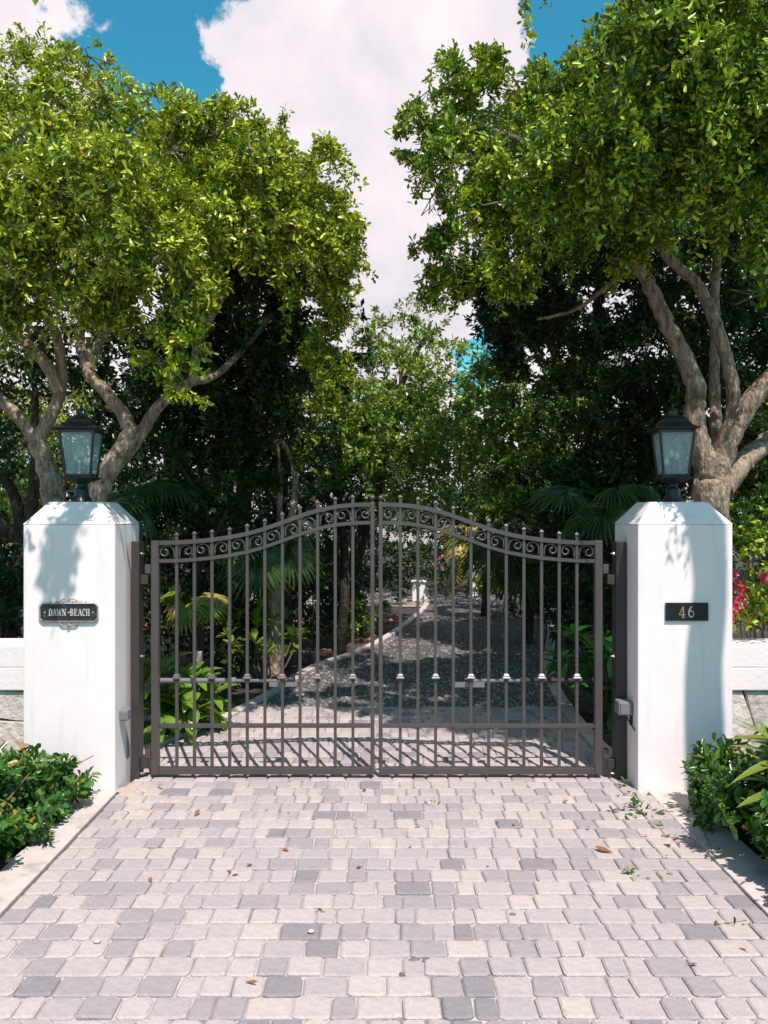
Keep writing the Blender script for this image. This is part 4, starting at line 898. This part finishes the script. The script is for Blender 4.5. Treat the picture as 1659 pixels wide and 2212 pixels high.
fan_palm('pale fan palm beside the bend of the drive', 1045, 1200, 14.5, 9, fy, 1.5, .06)
fan_palm('dark fan palm with hanging fronds by the right pillar', 1285, 1110, 8.6, 10, fm, 1.0, .06)
fan_palm('dark fan palm behind the right gate leaf', 1140, 1190, 11.5, 10, fm, 1.5, .06)

# bits of the property seen far down the drive, box by the shrub
MB_ = MB(); a = P(1026, 1166, 17.2); t_ = thing('white_post', (a[0], 17.2, -.03), 'slim white post glimpsed far behind the right gate leaf', 'post')
MB().box(a[0]-.06, a[0]+.06, 17.14, 17.26, -.03, a[2]).build('shaft', M['white_far'], t_, bevel=.01); MB().box(a[0]-.075, a[0]+.075, 17.125, 17.275, a[2]+.001, a[2]+.05).build('cap', M['white_far'], t_, bevel=.01)
a = P(905, 1250, 17.0); t_ = thing('garden_wall', (a[0], 17, -.03), 'low white garden wall glimpsed at the far end of the drive', 'wall')
MB().box(a[0]-.14, a[0]+.12, 16.9, 17.1, -.03, .36).build('wall_body', M['white_far'], t_, bevel=.02); MB().box(a[0]-.16, a[0]+.14, 16.87, 17.13, .361, .39).build('coping', M['white_far'], t_, bevel=.01)
a = P(428, 1415, 7.3); t_ = thing('utility_box', (a[0], 7.3, -.04), 'small tan utility box on a post behind the large leaf plant', 'box')
MB().box(a[0]-.03, a[0]+.03, 7.27, 7.33, .47, .56).build('box_body', mat('tan_plastic', (.42,.36,.28), .6), t_, bevel=.004); MB().box(a[0]-.012, a[0]+.012, 7.29, 7.31, -.04, .469).build('post', M['twig'], t_)

# roadside palm whose trunk shades the right pillar
xp, yp = 2.785, 3.22
t_ = thing('palm_tree', (xp, yp, -.05), 'tall roadside palm whose trunk throws the shadow on the right pillar', 'palm')
zz = np.linspace(-.1, 11.4, 60); q = MB()
q.tube([(xp+.018*math.sin(z*2.6)+.012*math.sin(z*6+1), yp, z) for z in zz], [.112*(1+.06*math.sin(z*4.3+.6)+.04*math.sin(z*9)) for z in zz], 14); q.build('trunk', M['bark_b'], t_, smooth=True)
for j in range(11):
    a = 2*math.pi*j/11; q = MB(); pts = [np.array([xp+math.cos(a)*r_, yp+math.sin(a)*r_, 11.35+.75*r_-.42*r_*r_]) for r_ in np.linspace(0, 2.1, 9)]
    q.tube(pts, [.02]*5+[.01]*4, 5)
    for i in range(1, 9):
        for sg in (-1, 1):
            for w in (0, .5):
                p = pts[i-1]*(1-w)+pts[i]*w; e = p+np.array([-math.sin(a)*sg*.42+math.cos(a)*.2, math.cos(a)*sg*.42+math.sin(a)*.2, -.2]); m_ = (p+e)/2; n2_ = np.array([math.cos(a),math.sin(a),0])*.02
                q.add([p, m_+n2_, e, m_-n2_], [(0,1,2,3)])
    q.build('frond', M['palm'], t_)

# ------------------------------------------------------------------ small things on the drive
def gpt(x, y): Y = EYE*F/(y-1106.0); return ((x-829.5)/F*Y, Y)
def weed(x, y, n_, size, label):
    gx, gy = gpt(x, y); rt = tag(bpy.data.objects.new('weed', None), label, 'weed', 'weeds in the paver joints'); COL.objects.link(rt); rt.location = (gx, gy, 0)
    k_ = max(3, n_//5); pos = np.stack([rng.normal(0, size*.9, k_), rng.normal(0, size*.7, k_), np.abs(rng.normal(.012, .01, k_))], 1)
    v, f = rosettes(pos, rng.normal(0,.4,(k_,3))+[0,0,1], 5, size*.8, .45, (.7, 1.4)); kind(link('leaf_tuft', npmesh('leaf_tuft', v, f, M['leaf_hedge'] if n_ % 2 else M['leaf_lime']), rt), 'stuff')
    q = MB()
    for p in pos: q.tube([(0,0,-.008), tuple(p)], .0015, 4)
    q.build('stem', M['twig'], rt)
for x, y, n_, s_, lb_ in ((1324,1694,18,.032,'weed tuft just in front of the right gate hinge'), (1360,1716,15,.026,'weed tuft near the corner of the right pillar'), (1367,1752,35,.042,'largest spreading weed on the right of the drive'),
        (1434,1759,21,.034,'weed tuft at the edging closest to the right hedge tip'), (1430,1780,12,.022,'small weed just below the edging weed'), (1440,1804,17,.026,'weed by the dark grey edge paver'), (1522,1831,23,.034,'weed growing on the right concrete edging'),
        (1377,1889,15,.030,'weed out in the right of the drive, away from the edge'), (1560,1991,13,.024,'weed nearest the bottom right corner'), (930,1741,9,.020,'tiny weed in the middle of the drive'), (340,1702,10,.018,'tiny weed in front of the left gate hinge')):
    weed(x, y, n_, s_*1.7, lb_)
dl = []
for b_ in (.1, .35, -.3): dl.append(leaf_mesh('fallen_leaf', .045, .022, M['dry'], bend=b_))
def fallen(x, y, label, s_=1.0, group='fallen leaves on the drive'):
    gx, gy = gpt(x, y); o = tag(link('fallen_leaf', random.choice(dl)), label, 'leaf', group); o.location = (gx, gy, .008); o.scale = (s_,)*3; o.rotation_euler = (random.uniform(-.3,.3), random.uniform(-.2,.2), random.uniform(0, 6.28))
for x, y, s_, lb_ in ((530,2125,1.3,'dark curled leaf lying alone near the bottom left of the drive'), (1270,1788,.9,'orange leaf lying on the drive below the large weed'), (1325,1844,2.0,'brown crumpled leaf in the right half of the drive'), (1597,2051,1.8,'brown leaf near the right edge at the bottom'),
        (1450,1832,1.3,'rusty leaf beside the edge paver at right'), (697,1970,.9,'brown leaf on a cream paver left of centre'), (608,1836,1.0,'small brown leaf up the middle left of the drive'), (1483,2084,.9,'pale brown leaf low on the right side'), (790,1706,1.0,'brown leaf just before the centre of the gate'), (420,1765,1.2,'leaf by the left edging close to the hedge')):
    fallen(x, y, lb_, s_)
for _ in range(26):
    x = random.choice((random.uniform(300, 1400), random.uniform(1250, 1480))); y = random.uniform(1690, 1900)
    fallen(x, y, 'tiny dry leaf scrap scattered on the upper drive pavers', random.uniform(.5, .9), 'tiny leaf scraps on the drive')
for x, y, lb_ in ((672,2016,'small round pebble on the pavers left of centre'), (210+0,2038,'dark pebble on the pavers at the left')):
    gx, gy = gpt(x, y); q = MB(); q.stack([(.004,.001),(.011,.005),(.012,.009),(.008,.014),(.002,.016)], (0,0), 9, ax=1.3); o = tag(q.build('pebble', STN[2]), lb_, 'pebble', 'pebbles on the drive'); o.location = (gx, gy, .001)
# loose gravel and leaf litter (uncountable)
def scatter(name, poly_fn, n_, size, m, zoff):
    pts = poly_fn(n_); k_ = len(pts); base = np.array([(1,0,0),(0,1,0),(-1,0,0),(0,-1,0),(0,0,.8)])
    sc = rng.uniform(.5, 1.3, (k_,1,1))*size*rng.uniform(.7, 1.3, (k_,1,3)); a = rng.uniform(0, 6.28, k_)
    v = base[None]*sc; c_, s_ = np.cos(a)[:,None], np.sin(a)[:,None]
    x = v[:,:,0]*c_-v[:,:,1]*s_; y = v[:,:,0]*s_+v[:,:,1]*c_
    V = np.stack([x+pts[:,0:1], y+pts[:,1:2], v[:,:,2]+zoff], 2).reshape(-1, 3)
    i = np.arange(k_)*5; tri = np.concatenate([np.stack([i+j, i+(j+1) % 4, i+4], 1) for j in range(4)])
    me = bpy.data.meshes.new(name); me.from_pydata(V.tolist(), [], tri.tolist()); me.materials.append(m); me.update(); return kind(link(name, me), 'stuff')
def on_gravel(n_):
    y = 7.75+rng.exponential(2.2, n_); y = y[y < 15]; l = np.interp(y, [p[1] for p in LK], [p[0] for p in LK]); r_ = np.interp(y, [p[1] for p in RK], [p[0] for p in RK])
    return np.stack([l+(r_-l)*rng.random(len(y)), y], 1)
gm = leafmat('gravel_stone', [(0, (.05,.048,.048)), (.6, (.15,.14,.138)), (1, (.42,.38,.355))], .8, 0.0)
scatter('loose_gravel', on_gravel, 9000, .016, gm, -.008)
def on_bed(n_):
    x = rng.uniform(-4, 4, n_); y = rng.uniform(7, 15, n_); l = np.interp(y, [p[1] for p in LK], [p[0] for p in LK])-.15; r_ = np.interp(y, [p[1] for p in RK], [p[0] for p in RK])+.15
    k_ = (x < l) | (x > r_); return np.stack([x, y], 1)[k_]
scatter('leaf_litter', on_bed, 3500, .035, M['dry'], -.043)
for o in bpy.data.objects:
    if '_o' in o: del o['_o']
print('leaf quads', nA, nB, 'pavers', len(pl), 'objects', len(bpy.data.objects))
